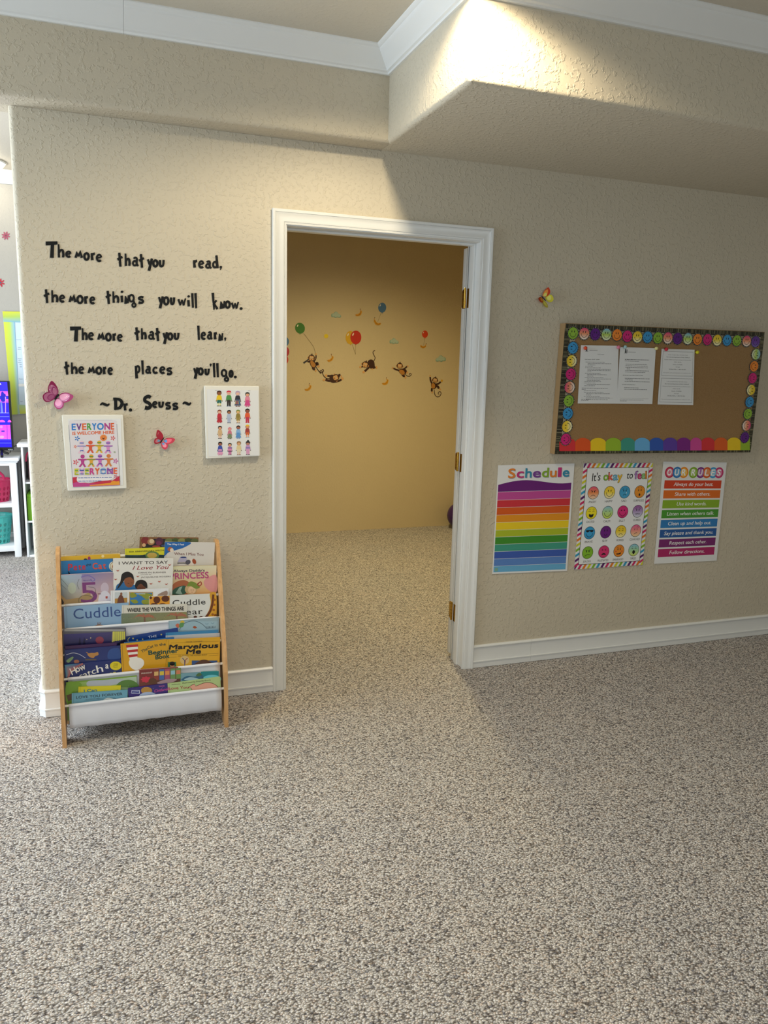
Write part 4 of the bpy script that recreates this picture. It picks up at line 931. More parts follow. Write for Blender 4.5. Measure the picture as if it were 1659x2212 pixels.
def head(D, cv_, X, Y, r_, rot=0, mood='smile'):
    k = cv_; x, y = k(X, Y); rr = r_; c, s_ = math.cos(rot), math.sin(rot)
    def T(dx, dy): return (x+(dx*c-dy*s_)*rr, y+(dx*s_+dy*c)*rr)
    for sx_ in (-1, 1): D.ell(*T(sx_*.98, .12), rr*.26, rr*.32, 'c88c54', 10)
    D.ell(x, y, rr, rr*.98, BR_, 20); D.poly([T(-.3, -.8), (T(.02, -1.45)), T(.3, -.8)], BR_); D.up()
    D.ell(*T(-.28, -.12), rr*.42, rr*.5, FACE, 14, rot=rot); D.ell(*T(.28, -.12), rr*.42, rr*.5, FACE, 14, rot=rot); D.ell(*T(0, .42), rr*.7, rr*.45, FACE, 16, rot=rot); D.up()
    for sx_ in (-1, 1): D.ell(*T(sx_*.25, .02), rr*.17, rr*.2, 'f4ecd8', 10); D.ell(*T(sx_*.25, .06), rr*.10, rr*.13, '180c08', 8, L=D.L+1)
    D.up(2)
    if mood == 'smile': D.rib([T(-.35, .42), T(-.15, .62), T(.15, .62), T(.35, .42)], rr*.1, '5c2010', smooth=True)
    else: D.ell(*T(0, .58), rr*.13, rr*.17, '6c1c10', 10)
    D.L -= 4
def M5(X, Y): return (640+X/13.825, 750+Y/13.825)
def m5(p): return [M5(*q) for q in p]
def mk1(D):
    D.rib(m5([(590, 590), (640, 670), (700, 740), (740, 760), (775, 745), (770, 712), (735, 700), (708, 720), (712, 760), (735, 785)]), 1.5, BR_, smooth=True)
    D.rib(m5([(530, 420), (580, 340), (592, 240)]), [3.6, 3.0, 2.6], BR_, smooth=True); D.ell(*M5(588, 212), 2.2, 2.2, FACE, 10)
    D.rib(m5([(430, 420), (370, 430), (340, 405)]), 4.0, BR_, smooth=True); D.ell(*M5(345, 395), 1.8, 1.5, FACE, 10); D.rib(m5([(215, 475), (300, 415), (370, 360)]), [4, 3, 2.4], '303038')
    D.rib(m5([(560, 560), (620, 470), (640, 540)]), 5.2, BR_, smooth=True); D.ell(*M5(665, 572), 3.0, 2.3, FACE, 12)
    D.rib(m5([(500, 590), (510, 640), (560, 670)]), 5.0, BR_, smooth=True); D.ell(*M5(582, 700), 1.8, 2.8, FACE, 12)
    D.blob(m5([(400, 430), (450, 390), (530, 410), (590, 490), (600, 570), (540, 620), (470, 600), (420, 520)]), BR_); D.up(); D.blob(m5([(420, 430), (470, 410), (530, 450), (575, 530), (550, 590), (490, 590), (440, 530)]), BEL); D.up()
    head(D, M5, 455, 315, 7.0, .1, 'o')
monkey('brown monkey decal with a spyglass hanging from the green balloon', mk1)
def mk2(D):
    D.rib(m5([(990, 940), (900, 930), (830, 870), (790, 790), (790, 750), (815, 710), (800, 665), (765, 665)]), 1.5, BR_, smooth=True)
    D.rib(m5([(1040, 860), (930, 855)]), 4, BR_); D.ell(*M5(890, 848), 2.6, 3, FACE, 12); D.rib(m5([(1060, 1000), (960, 1000), (870, 965)]), 4.6, BR_, smooth=True); D.ell(*M5(825, 975), 2.8, 2.6, FACE, 12)
    D.rib(m5([(1130, 1030), (1260, 1010), (1350, 960)]), 4, BR_, smooth=True); D.ell(*M5(1378, 938), 2.8, 3, FACE, 12); D.rib(m5([(1200, 860), (1260, 840), (1320, 820)]), 4, BR_); D.ell(*M5(1345, 870), 1.4, 2.8, FACE, 10)
    D.blob(m5([(1000, 850), (1080, 820), (1170, 860), (1190, 960), (1170, 1050), (1060, 1055), (1000, 990)]), BR_); D.up()
    head(D, M5, 1185, 905, 7.2, 1.2, 'o')
monkey('brown monkey decal lying sideways, tail looped with the first monkey', mk2)
def M6(X, Y): return (760+X/7.54, 740+Y/7.54)
def m6(p): return [M6(*q) for q in p]
def mk3(D):
    D.rib(m6([(360, 300), (380, 250), (362, 210), (345, 165), (355, 138), (378, 128)]), 1.4, BR_, smooth=True)
    D.rib(m6([(280, 400), (240, 440), (210, 468)]), 4.4, BR_); D.ell(*M6(192, 480), 2.8, 2.6, FACE, 12); D.rib(m6([(180, 390), (160, 395), (150, 400)]), 2.8, BR_); D.ell(*M6(138, 398), 2.6, 2.2, FACE, 12)
    D.rib(m6([(300, 405), (350, 412), (385, 398)]), 4.2, BR_, smooth=True); D.ell(*M6(402, 405), 1.8, 3.6, FACE, 12); D.ell(*M6(333, 430), 2, 2, FACE, 12)
    D.blob(m6([(255, 315), (290, 280), (330, 278), (362, 310), (372, 380), (350, 418), (300, 415), (262, 390)]), BR_); D.up(); head(D, M6, 218, 358, 7.0, .3, 'o')
monkey('brown monkey decal crawling with its tail raised, beneath the balloon pair', mk3)
def mk4(D):
    D.rib(m6([(865, 510), (905, 545), (945, 545), (968, 520), (955, 500), (938, 508), (942, 525)]), 1.2, BR_, smooth=True)
    D.rib(m6([(780, 455), (720, 440), (678, 418)]), 3.2, BR_); D.ell(*M6(666, 413), 2, 2, FACE, 10); D.rib(m6([(830, 440), (870, 415), (898, 388)]), 3.0, BR_); D.ell(*M6(910, 382), 2, 1.8, FACE, 10)
    D.rib(m6([(860, 480), (885, 470), (890, 480)]), 4.4, BR_); D.ell(*M6(900, 485), 2.6, 2.4, FACE, 10); D.rib(m6([(820, 520), (845, 545), (865, 548)]), 4.2, BR_); D.ell(*M6(873, 568), 1.8, 2.8, FACE, 10)
    D.blob(m6([(760, 450), (820, 425), (870, 430), (895, 470), (860, 520), (820, 525), (785, 500)]), BR_); D.up(); D.blob(m6([(770, 460), (810, 440), (850, 465), (860, 505), (825, 525), (790, 500)]), BEL); D.up(); head(D, M6, 780, 378, 6.6, .1)
monkey('brown monkey decal flying with both arms spread wide', mk4)
def mk5(D):
    D.rib(m6([(1342, 770), (1350, 840), (1385, 882), (1430, 872), (1452, 830), (1440, 800), (1412, 808), (1408, 835), (1425, 840)]), 1.3, BR_, smooth=True)
    D.rib(m6([(1300, 660), (1280, 610), (1275, 560)]), 3.4, BR_); D.ell(*M6(1275, 542), 1.7, 1.8, FACE, 10); D.rib(m6([(1360, 685), (1410, 670), (1448, 640)]), 3.6, BR_); D.ell(*M6(1465, 622), 2.2, 2.8, 'd8a428', 10)
    D.rib(m6([(1360, 710), (1400, 715), (1415, 750)]), 4.4, BR_, smooth=True); D.ell(*M6(1435, 762), 2.4, 1.8, FACE, 10); D.rib(m6([(1305, 740), (1300, 780), (1310, 800)]), 4.0, BR_); D.ell(*M6(1310, 812), 2.0, 2.2, FACE, 10)
    D.blob(m6([(1290, 670), (1330, 650), (1375, 680), (1372, 730), (1340, 758), (1300, 740)]), BR_); D.up(); D.blob(m6([(1298, 675), (1330, 660), (1355, 690), (1352, 735), (1325, 750), (1298, 730)]), BEL); D.up(); head(D, M6, 1355, 610, 6.0, .15)
monkey('brown monkey decal waving with a curled tail, rightmost of the monkeys', mk5)

# ball in the back room
bm = bmesh.new(); bmesh.ops.create_uvsphere(bm, u_segments=36, v_segments=24, radius=.125); bl = link('exercise_ball', bm_mesh('ball', bm, 80), None, M['purple']); bl.location = (2.41, 3.15, .125)
tag(bl, 'purple rubber ball on the carpet half hidden by the door edge', 'ball')
link('seam_ring', tube_mesh('s', [(.1255*math.cos(t*math.pi/16), .1255*math.sin(t*math.pi/16), 0) for t in range(33)], .0012, 6, False), None, M['purple']).parent = bl

# ------------------------------------------------------------------ book rack
rack = empty('book_rack', (-.57, -.2, 0)); tag(rack, 'wooden-sided sling book rack with white fabric pockets standing against the left wall', 'book rack')
RX0, RX1 = -.883, -.250; PT = .015
def rod_y(z): return -.10-.35*(.722-z)
prof = [(-.030, 0), (-.030, .700), (-.050, .738), (-.095, .742), (-.128, .722), (-.300, .30), (-.313, .24), (-.313, 0), (-.235, 0), (-.215, .05), (-.12, .05), (-.10, 0)]
for x0 in (RX0, RX1-PT):
    bm = bmesh.new(); f = bm.faces.new([bm.verts.new((x0, y, z)) for y, z in prof]); e = bmesh.ops.extrude_face_region(bm, geom=[f])
    bmesh.ops.translate(bm, vec=(PT, 0, 0), verts=[q for q in e['geom'] if isinstance(q, bmesh.types.BMVert)])
    link('side_panel', bm_mesh('side_panel', bm), rack, M['wood'])
ROD = [.164, .259, .347, .437, .526, .614]
XA, XB = RX0+PT, RX1-PT
link('rod', tube_mesh('rod', [(XA, -.075, .69), (XB, -.075, .69)], .007, 12), rack, M['rod'])
for k, z in enumerate(ROD):
    y = rod_y(z); link('rod', tube_mesh('rod', [(XA, y, z), (XB, y, z)],   .005, 12), rack, M['rod'])
    # fabric pocket: over the rod, down the front, back up behind the books
    x0, x1 = XA+.014, XB-.010; prf = []
    for i in range(7):
        t = math.radians(90+180*i/6-30); prf.append((y+math.cos(t)*.0062, z+math.sin(t)*.0062))
    zb = z-.094
    prf += [(y-.0065, z-.02), (y-.0065, z-.045), (y-.006, z-.075), (y+.001, zb), (y+.012, zb-.003), (y+.022, zb+.004), (y+.0255, zb+.03), (y+.026, zb+.075)]
    vs, fs = [], []; nx = 24
    for i in range(nx+1):
        X_ = x0+(x1-x0)*i/nx
        for j, (yy, zz) in enumerate(prf):
            wv = .0022*math.sin(i*1.9+k*2)*max(0, min(1, (j-7)/3)) if 7 <= j <= 11 else 0
            seam = .003 if (j in (7, 8)) and False else 0
            vs.append((X_, yy-wv, zz))
    n = len(prf)
    for i in range(nx):
        for j in range(n-1): fs.append((i*n+j, i*n+j+1, (i+1)*n+j+1, (i+1)*n+j))
    o = link('fabric_sling', mesh('sling', vs, fs, 60, False), rack, M['sling'])
    md_ = o.modifiers.new('s', 'SOLIDIFY'); md_.thickness = .0008; md_.offset = 0
SL = .03; LAY = .0058
def book_plane(k, depth):
    """leaning plane behind rod k; depth = how far behind the rod"""
    z = ROD[k]; y = rod_y(z)+.0068+depth*LAY
    return Plane((0, y, z), (0, -1, SL))
def book(label, k, depth, TL, TR, cover, art=None, thick=.005, h=None, round_=False, pages='ebe4d0', spine=None, hidden=.070):
    P = book_plane(k, depth); a_, b_ = P.hit(*TL), P.hit(*TR); n = P.n
    a_.x = max(a_.x, XA+.003); b_.x = min(b_.x, XB-.003)
    U = (b_-a_); W_ = U.length; U.normalize(); Vd = n.cross(U).normalized()
    if Vd.z > 0: Vd = -Vd
    zb = ROD[k]-hidden; H_ = h or (min(a_.z, b_.z)-zb)/abs(Vd.z)
    root = empty('picture_book', a_+Vd*H_+U*W_/2); tag(root, label, 'book', 'picture books in the rack')
    def frame(o, e): return Matrix(((U.x, Vd.x, -n.x, o.x), (U.y, Vd.y, -n.y, o.y), (U.z, Vd.z, -n.z, o.z), (0, 0, 0, 1)))
    Mx = frame(a_, 0); ct = .0012
    bm = bmesh.new()
    if round_:
        rr = .008
        for z0 in (0, thick-ct):
            pts = [(0, H_), (0, rr)]+[(rr-rr*math.cos(t*math.pi/8), rr-rr*math.sin(t*math.pi/8)) for t in range(1, 5)]+[(W_-rr+rr*math.sin(t*math.pi/8), rr-rr*math.cos(t*math.pi/8)) for t in range(0, 5)]+[(W_, H_)]
            f = bm.faces.new([bm.verts.new(Mx @ Vector((x, y, z0))) for x, y in pts]); e = bmesh.ops.extrude_face_region(bm, geom=[f])
            bmesh.ops.translate(bm, vec=-n*ct, verts=[q for q in e['geom'] if isinstance(q, bmesh.types.BMVert)])
    else:
        add_box(bm, 0, W_, 0, H_, 0, ct, M4=Mx); add_box(bm, 0, W_, 0, H_, thick-ct, thick, M4=Mx)
    add_box(bm, 0, ct, 0, H_, ct, thick-ct, M4=Mx)
    link('cover', bm_mesh('cover', bm), root, mat('cover', cover, .35, coat=.2))
    i_ = .0005 if round_ else .0022
    box('page_block', ct, W_-i_, i_, H_-.002, ct, thick-ct, M['pages'], root, M4=Mx)
    D = Draw(lambda x, y, L: P.hit(x, y, .0002+L*.00012))
    D2 = Draw(lambda x, y, L: a_+U*x+Vd*y+n*(.0001+L*.00012))
    D2.rect(.0003, .0003, W_-.0003, H_-.001, cover)
    if not round_: D2.rect(.006, .0003, .0072, H_-.001, tuple(max(0, int(c_*.8)) for c_ in hexrgb(cover)), 1)
    D.v, D.f, D.c = D2.v, D2.f, D2.c; D.L = 2
    if art: art(D)
    D.build('cover_art', root, M['gloss'])
    return root
def hexrgb(h):
    if isinstance(h, str): h = h.lstrip('#'); return tuple(int(h[i:i+2], 16) for i in (0, 2, 4))
    return h
def Z(X, Y): return (60+X/3.606, 1140+Y/3.606)
def zz(p): return [Z(*q) for q in p]
# ---- pocket 5 (top)
def a_veg(D):
    D.rect(305, 1161.5, 427, 1190, '8c6034'); D.up(); D.rect(307, 1163.5, 424.5, 1190, '1c1410'); D.up()
    for X, Y, rx, ry, c_ in ((915, 100, 9, 8, '7c2420'), (905, 135, 4, 4, 'd8a878'), (960, 110, 8, 7, 'a8784c'), (965, 105, 5, 5, 'd8c098'), (1025, 105, 9, 8, '4c1c34'), (1020, 120, 6, 5, '6c2448'), (1100, 100, 9, 5, '6c7844'), (1150, 98, 8, 5, '485828'), (1200, 100, 9, 5, '8c8c50'), (1250, 98, 8, 5, '3c4c24'), (1300, 100, 8, 5, '5c6434'), (1000, 145, 9, 2, '9c3c34'), (1075, 140, 10, 3, '3c4c78')):
        x, y = Z(X, Y); D.ell(x, y, rx, ry, c_, 14); D.L += 1 if X % 2 else 0
book('dark book of vegetable faces in a brown border, tallest at the back of the rack', 5, 2, (301.8, 1160), (428.8, 1161.4), '7c5430', a_veg, 0.005, spine=1)
def a_yel(D): D.rib(zz([(255, 215), (718, 200)]), .6, 'f0dca0'); D.up(); D.ell(*Z(478, 238), 3, 4, '9c2c5c', 10); D.ell(*Z(450, 248), 4, 2.5, '2c2440', 10); D.ell(*Z(585, 222), 3.5, 3, 'f0d898', 8)
book('yellow board book with rounded corners behind the blue book, top left pocket', 5, 1, (130.5, 1202.6), (259.7, 1196.3), 'dcae28', a_yel, 0.0055, round_=True)
def a_anni(D):
    D.rect(270.3, 1199, 378, 1215, '3c5458'); D.up(); D.poly(zz([(760, 215), (850, 222), (930, 205), (1060, 212), (1060, 260), (760, 260)]), '24383c'); D.up()
    D.ell(*Z(970, 215), 15, 9, '5c8048', 14); D.up(); D.ell(*Z(968, 215), 11, 6, 'c8a850', 14); D.up(); D.text('30th ANNIVERSARY SPECIAL', Z(787, 193), Z(1075, 180), 3.2, '4c4c14', bold=.01)
book('yellow-topped anniversary edition book behind the tall white book, top pocket', 5, 1, (270, 1185.5), (379, 1181.5), 'dcd424', a_anni, 0.004)
def a_miss(D):
    D.poly(cat(zz([(1069, 112), (1265, 113), (1225, 150), (1160, 172), (1100, 190), (1062, 225)]), False)+[Z(1062, 225), Z(1069, 112)], '1c64b0'); D.up()
    D.text('The Way I Feel', Z(1085, 134), Z(1216, 137), 3.4, 'f4f4f4', bold=.03); D.ell(*Z(1110, 168), 6, 5, 'b06038', 12); D.ell(*Z(1122, 175), 4, 4.5, 'e8d8c8', 12, L=D.L+1)
    D.text('When I Miss You', Z(1140, 212), Z(1368, 218), 6, '7c4444', bold=.005)
    D.poly(zz([(1185, 230), (1238, 232), (1242, 265), (1165, 268)]), 'b8b4d0'); D.ell(*Z(1212, 230), 7, 1.6, '2c3c78', 10, L=D.L+1); D.poly(zz([(1165, 272), (1245, 272), (1245, 278), (1165, 278)]), '20202c'); D.poly(zz([(1175, 278), (1225, 278), (1225, 292), (1175, 292)]), 'e8e4e4'); D.ell(*Z(1248, 268), 6, 5, '585868', 12, rot=-.6, L=D.L+1); D.ell(*Z(1275, 272), 7, 8, 'f0e4dc', 14); D.ell(*Z(1296, 262), 4, 6, 'a84c28', 12, rot=-.4, L=D.L+2)
book('tall white book When I Miss You with a blue corner, top right of the rack', 5, 0, (356.2, 1170.5), (464.3, 1171.9), 'dcd6cf', a_miss, 0.004)
def a_pete(D):
    for ch, X0, X1, Y in (('P', 315, 350, 332), ('e', 357, 385, 330), ('t', 395, 418, 328), ('e', 424, 450, 326)): D.text(ch, Z(X0, Y), Z(X1, Y-1), 13.5, 'cc3040', bold=.03)
    D.text('the', Z(455, 302), Z(495, 292), 5.5, '1c2430', bold=.01)
    for ch, X0, X1, Y in (('C', 505, 545, 322), ('a', 550, 580, 320), ('t', 586, 610, 318)): D.text(ch, Z(X0, Y), Z(X1, Y-1), 13, 'dc5440', bold=.03)
    D.ell(*Z(668, 300), 10, 10.5, 'e8e4d4', 18); D.up(); D.ell(*Z(670, 300), 8.4, 9, '302c28', 18); D.up(); D.ell(*Z(670, 300), 7.6, 8.2, 'e8dcc0', 18); D.up(); D.ell(*Z(672, 302), 4, 5, 'a86038', 12)
    D.poly(zz([(312, 335), (328, 352), (332, 362), (318, 362)]), '10141c'); D.poly(zz([(450, 356), (560, 350), (560, 362), (450, 362)]), '10141c')
book('blue book with red title letters in the top left pocket', 5, 0, (130.7, 1212.3), (243.5, 1207), '2878b8', a_pete, 0.0052)
# ---- pocket 4
def a_five(D):
    TL_, TR_ = Z(256, 370), Z(668, 347)
    D.grad(zz([(258, 372), (420, 362), (420, 600), (262, 606)]), ['9cb8c8', 'a8b0c8', 'b8a488', '4c3c30']); D.grad(zz([(420, 362), (668, 350), (662, 590), (420, 600)]), ['8880b0', '9c88a0', 'dcb8a8', 'd8b488']); D.up()
    D.poly(zz([(258, 520), (300, 560), (400, 545), (480, 500), (520, 600), (262, 606)]), 'a88c60'); D.poly(zz([(258, 540), (282, 580), (275, 606), (262, 606)]), '2c2420', D.L+1)
    D.rib(zz([(415, 385), (470, 372), (515, 395), (520, 410), (500, 415), (490, 398)]), 2.2, '7c70b0', smooth=True); D.text('5', Z(415, 585), Z(545, 578), 44, '7c3c78', bold=.0); D.up(2)
    D.text('PRINCESS', Z(432, 418), Z(495, 414), 3, '6454a0')
    for X, c_ in ((345, 'b07048'), (590, 'd8b8a0')):
        pass
    D.rib(zz([(400, 400), (385, 440), (400, 480)]), .6, '4c5444', smooth=True); D.rib(zz([(470, 460), (520, 470), (525, 510), (495, 540)]), .7, '4c5444', smooth=True); D.rib(zz([(400, 590), (400, 550), (440, 525), (500, 540), (505, 570)]), .8, '4c5444', smooth=True)
    D.rib(zz([(258, 395), (325, 470)]), .5, '4c4440'); D.rib(zz([(258, 440), (300, 480)]), .5, '4c4440')
    D.ell(*Z(600, 470), 9, 12, 'c8b8c8', 14); D.ell(*Z(345, 470), 9, 12, 'b8c0b0', 14); D.blob(zz([(560, 520), (600, 490), (640, 520), (650, 588), (555, 592)]), 'd8d4e0')
    D.poly(zz([(605, 535), (622, 533), (622, 550), (607, 552)]), 'b04030', D.L+1); D.rect(*Z(545, 512), *Z(570, 518), '70304c')
book('pastel storybook with a big purple numeral five in the second pocket, left', 4, 0, (130.7, 1242.3), (244, 1235.9), 'b8a8b8', a_five, 0.009)
def a_princess(D):
    D.grad([(373.8, 1224), (467.6, 1222.5), (467, 1290), (373.4, 1292)], ['dcdcb8', 'e4dcc0', 'e0a050', 'c87c50']); D.up()
    D.blob(zz([(1120, 460), (1160, 420), (1230, 410), (1300, 470), (1260, 520), (1120, 520)]), 'a8603c'); D.blob(zz([(1370, 420), (1420, 378), (1470, 375), (1470, 500), (1400, 480)]), 'dc9898'); D.up()
    D.blob(zz([(1118, 505), (1150, 470), (1220, 450), (1240, 490), (1210, 520), (1120, 520)]), '2c5848'); D.up(); D.poly(zz([(1150, 510), (1180, 465), (1205, 455), (1190, 490), (1205, 518), (1180, 518)]), '94b0a4'); D.up()
    D.ell(*Z(1270, 480), 13, 11, 'c8a878', 16); D.up(); D.ell(*Z(1278, 485), 8.5, 8, 'e8c098', 14); D.blob(zz([(1240, 455), (1262, 420), (1300, 425), (1340, 460), (1310, 475), (1270, 455)]), '788c34', D.L+1); D.up(2)
    D.ell(*Z(1272, 484), .8, 1, '281814', 8); D.ell(*Z(1288, 484), .8, 1, '281814', 8); D.rib(zz([(1272, 498), (1280, 502), (1288, 498)]), .5, '8c4030', smooth=True)
    D.rib(zz([(1320, 440), (1345, 420), (1352, 440), (1335, 452), (1322, 440), (1332, 432)]), 1.8, 'b03c38', smooth=True)
    D.text("Always Daddy's", Z(1134, 345), Z(1378, 340), 5.2, '483858', bold=.02); D.text('PRINCESS', Z(1110, 402), Z(1410, 390), 13, 'b8447c', bold=.025)
book("storybook Always Daddy's Princess on a cream cover, second pocket, right", 4, 1, (366, 1224), (468.2, 1221.3), 'dccfa8', a_princess, 0.005)
def a_love(D):
    D.text('I WANT TO SAY', Z(709, 288), Z(1092, 280), 6.6, '302020', bold=.012); D.text('I Love You', Z(815, 328), Z(1100, 320), 8.4, '9c2838', bold=.01, shear=.35)
    D.text('CARALYN BUEHNER', Z(860, 356), Z(1077, 352), 3.0, '483434'); D.text('pictures by', Z(880, 368), Z(962, 366), 2, '6c5c5c'); D.text('JACQUELINE ROGERS', Z(880, 391), Z(1113, 385), 3.0, '483434')
    D.blob(zz([(685, 475), (700, 440), (760, 420), (840, 450), (900, 472), (905, 500), (690, 500)]), '2c6ca4'); D.up(); D.ell(*Z(790, 415), 11, 14, '8c5434', 18); D.up(); D.blob(zz([(720, 420), (735, 360), (780, 342), (818, 365), (825, 405), (800, 385), (760, 395), (745, 420), (715, 460), (695, 475)]), '1c1614'); D.up()
    D.ell(*Z(882, 455), 12, 9, '6c3c24', 16); D.up(); D.blob(zz([(835, 450), (850, 415), (890, 405), (925, 425), (930, 470), (905, 455), (880, 435), (855, 455), (845, 475)]), '181210'); D.up()
    D.rib(zz([(778, 432), (790, 434)]), .6, '24140c'); D.rib(zz([(805, 428), (815, 428)]), .6, '24140c'); D.rib(zz([(868, 465), (880, 468)]), .6, '1c100c'); D.rib(zz([(792, 452), (806, 452)]), .7, '6c2c24')
    for X, Y in ((702, 330), (685, 398), (858, 375), (960, 432), (1025, 415), (1080, 435), (1105, 285)): D.blob(zz([(X-12, Y), (X, Y+10), (X+12, Y-4), (X+2, Y+2)]), 'b84c30')
book('white book I Want to Say I Love You, centre of the rack', 4, 0, (244.4, 1206), (374.7, 1206), 'e4e2dc', a_love, 0.0052, round_=True)
# ---- pocket 3
def a_map(D):
    D.rect(*Z(678, 502), *Z(775, 610), 'c8d0d4'); D.up(); D.poly(zz([(678, 552), (775, 545), (775, 600), (678, 600)]), 'b48438'); D.up(); D.blob(zz([(705, 545), (725, 520), (745, 545), (750, 595), (700, 595)]), '6c4030'); D.ell(*Z(728, 515), 2.6, 3.2, '8c5840', 10)
    D.rect(*Z(789, 500), *Z(975, 620), 'c8a050'); D.up(); D.rect(*Z(795, 506), *Z(969, 620), '3478b4'); D.up()
    for P_ in ([(798, 510), (830, 508), (850, 530), (820, 545), (800, 540)], [(860, 515), (920, 508), (965, 520), (965, 545), (920, 555), (890, 535)], [(800, 565), (840, 560), (860, 580), (830, 590)], [(890, 565), (960, 560), (965, 590), (900, 595)]): D.blob(zz(P_), '8c9430')
    D.text('MAP', Z(862, 522), Z(915, 518), 2, 'e8ecf0') if False else None
    D.rect(*Z(845, 512), *Z(915, 517), 'dce4e8'); D.blob(zz([(1010, 525), (1050, 500), (1085, 492), (1085, 525), (1040, 535)]), '9c8478')
book('white book with a small map picture, centre of the third pocket', 3, 2, (238.9, 1276.3), (364.2, 1270.5), 'e6e8ec', a_map, 0.0035)
def a_cbear(D):
    D.poly(zz([(947, 538), (1105, 530), (1105, 640), (947, 640)]), 'dc9828'); D.up()
    for X, Y, rx, ry in ((1005, 562, 7.5, 7.5), (1072, 553, 8.5, 6.8), (958, 545, 3, 3), (985, 600, 8, 4), (1050, 602, 8, 4)): D.ell(*Z(X, Y), rx, ry, '5c2c14', 14)
    D.blob(zz([(1418, 516), (1466, 514), (1464, 700), (1385, 702), (1412, 640), (1425, 580)]), 'd8a028'); D.up()
    D.rib(zz([(1445, 520), (1438, 590), (1420, 650), (1385, 700)]), 5, '6c3814', smooth=True)
    for X, Y in ((1455, 560), (1452, 600), (1448, 640), (1440, 675), (1460, 680)): D.ell(*Z(X, Y), 3, 2.6, '9c5c1c', 8)
    D.text('Cuddle', Z(1128, 608), Z(1385, 596), 12, '1c1a18', bold=.005, space=1.05); D.text('Bear', Z(1180, 680), Z(1362, 670), 12, '1c1a18', bold=.005, space=1.1); D.ell(*Z(1305, 694), 4, 2.6, '5c2c1c', 10); D.ell(*Z(1350, 696), 4, 2.4, '5c2c1c', 10)
book('white cuddle storybook with giraffe spots on both edges, third pocket, right', 3, 1, (322, 1288.8), (467, 1282), 'dfe1de', a_cbear, 0.005)
def a_cud(D):
    D.text('Cuddle', Z(358, 712), Z(725, 688), 22, '34508c', space=1.02); D.rib(zz([(300, 618), (312, 785)]), .6, '6c8cac')
    for k in range(9): X = 505+k*13; D.rib(zz([(545, 775), (X, 755-(20 if 2 < k < 6 else 0)+abs(4-k)*3)]), 1.1, '7c5438')
    D.blob(zz([(505, 775), (545, 755), (600, 762), (610, 785), (505, 785)]), '9c7048')
book('pale blue book with the large title Cuddle at the left of the third pocket', 3, 1, (137.6, 1311.6), (277.7, 1301.9), '8caed0', a_cud, 0.005)
def a_wild(D):
    D.rect(262, 1325.5, 406, 1350, '7c806c'); D.up(); D.grad(zz([(734, 668), (1238, 655), (1238, 760), (734, 765)]), ['74806c', '8c8858', '948c54', '6c7c5c']); D.up()
    for X, Y in ((910, 695), (1160, 685)):
        for t in (-170, -140, -100, -50, -15, 12): 
            a_ = math.radians(t); D.rib([Z(X, Y), Z(X+50*math.cos(a_), Y+18*math.sin(a_)-6), Z(X+95*math.cos(a_), Y+22*math.sin(a_)+16)], [3, 2.6, .6], 'a86850', smooth=True)
        D.rib(zz([(X, Y), (X+3, Y+60)]), 3, '7c5444')
    for k in range(60): X, Y = random.uniform(738, 1232), random.uniform(668, 745); D.rib(zz([(X, Y), (X+5, Y-6)]), .5, random.choice(['4c5440', 'b0a868', '5c684c']))
    D.text('WHERE THE WILD THINGS ARE', Z(775, 657), Z(1217, 642), 8.2, '141414', bold=.03)
book('book Where the Wild Things Are with tropical plants, front of the third pocket', 3, 0, (263.3, 1308), (404.4, 1305), 'd9d6ca', a_wild, 0.0052)
# ---- pocket 2
def a_dark(D):
    D.rect(*Z(285, 790), *Z(755, 806), '9c9c9c'); D.up(); D.grad(zz([(280, 830), (765, 808), (765, 925), (280, 940)]), ['3c3878', '4c4470', '1c1c44', '14143c']); D.up()
    for X in (405, 440): D.poly(zz([(X-14, 925), (X, 850), (X+14, 925)]), '14143c')
    D.rib(zz([(665, 810), (660, 890)]), 3, 'c0b470'); 
    for k in range(6): D.rect(*Z(665+k*16, 808), *Z(678+k*16, 885-k*3), 'd0cc54')
    D.up(); D.poly(zz([(700, 900), (730, 880), (762, 870), (762, 930), (690, 930)]), '101030'); D.ell(*Z(560, 875), 9, 8, '8c3c50', 14); D.ell(*Z(490, 858), 1.2, 1.2, 'e8d898', 8); D.ell(*Z(460, 870), .9, .9, 'e8d898', 8)
book('dark purple night-scene book with pale yellow spines pictured, fourth pocket, left', 2, 0, (136.3, 1359.8), (272, 1357), '5a5a66', a_dark, 0.007)
def a_bridge(D):
    D.rect(366, 1342, 471, 1362, '9cbccc'); D.up(); D.rib(zz([(1180, 795), (1220, 745), (1290, 725), (1350, 745), (1390, 780)]), 1.2, '546c7c', smooth=True)
    D.poly(zz([(1385, 770), (1465, 764), (1462, 782), (1388, 786)]), '647c8c'); D.blob(zz([(1150, 760), (1170, 745), (1185, 765), (1170, 780)]), 'c86c50'); D.blob(zz([(1185, 735), (1205, 722), (1222, 735), (1205, 745)]), 'd8b83c'); D.blob(zz([(1185, 745), (1215, 740), (1210, 770), (1180, 775)]), '5c9458'); D.blob(zz([(1285, 775), (1300, 765), (1318, 778), (1300, 785)]), 'a8502c')
    for X, Y in ((1395, 750), (1440, 745)): D.rib(zz([(X-12, Y-4), (X, Y+2), (X+12, Y-6)]), .7, '3c6c94')
    for k in range(3): D.rect(*Z(1392+k*26, 764), *Z(1410+k*26, 778), '8ca8b8', D.L+1)
book('pale blue-grey book with a drawn arched bridge, fourth pocket, right', 2, 2, (364.2, 1341.9), (473.8, 1333.3), '94aebc', a_bridge, 0.0035)
book('bright blue book seen only by its top edge behind the yellow book, right', 2, 0.55, (358, 1367), (471.8, 1360.8), '3c88bc', None, 0.0026)
book('thin white book seen only by its top edge behind the yellow book, right', 2, 0, (357.8, 1373.5), (476, 1367), 'c8ccd4', None, 0.0026)
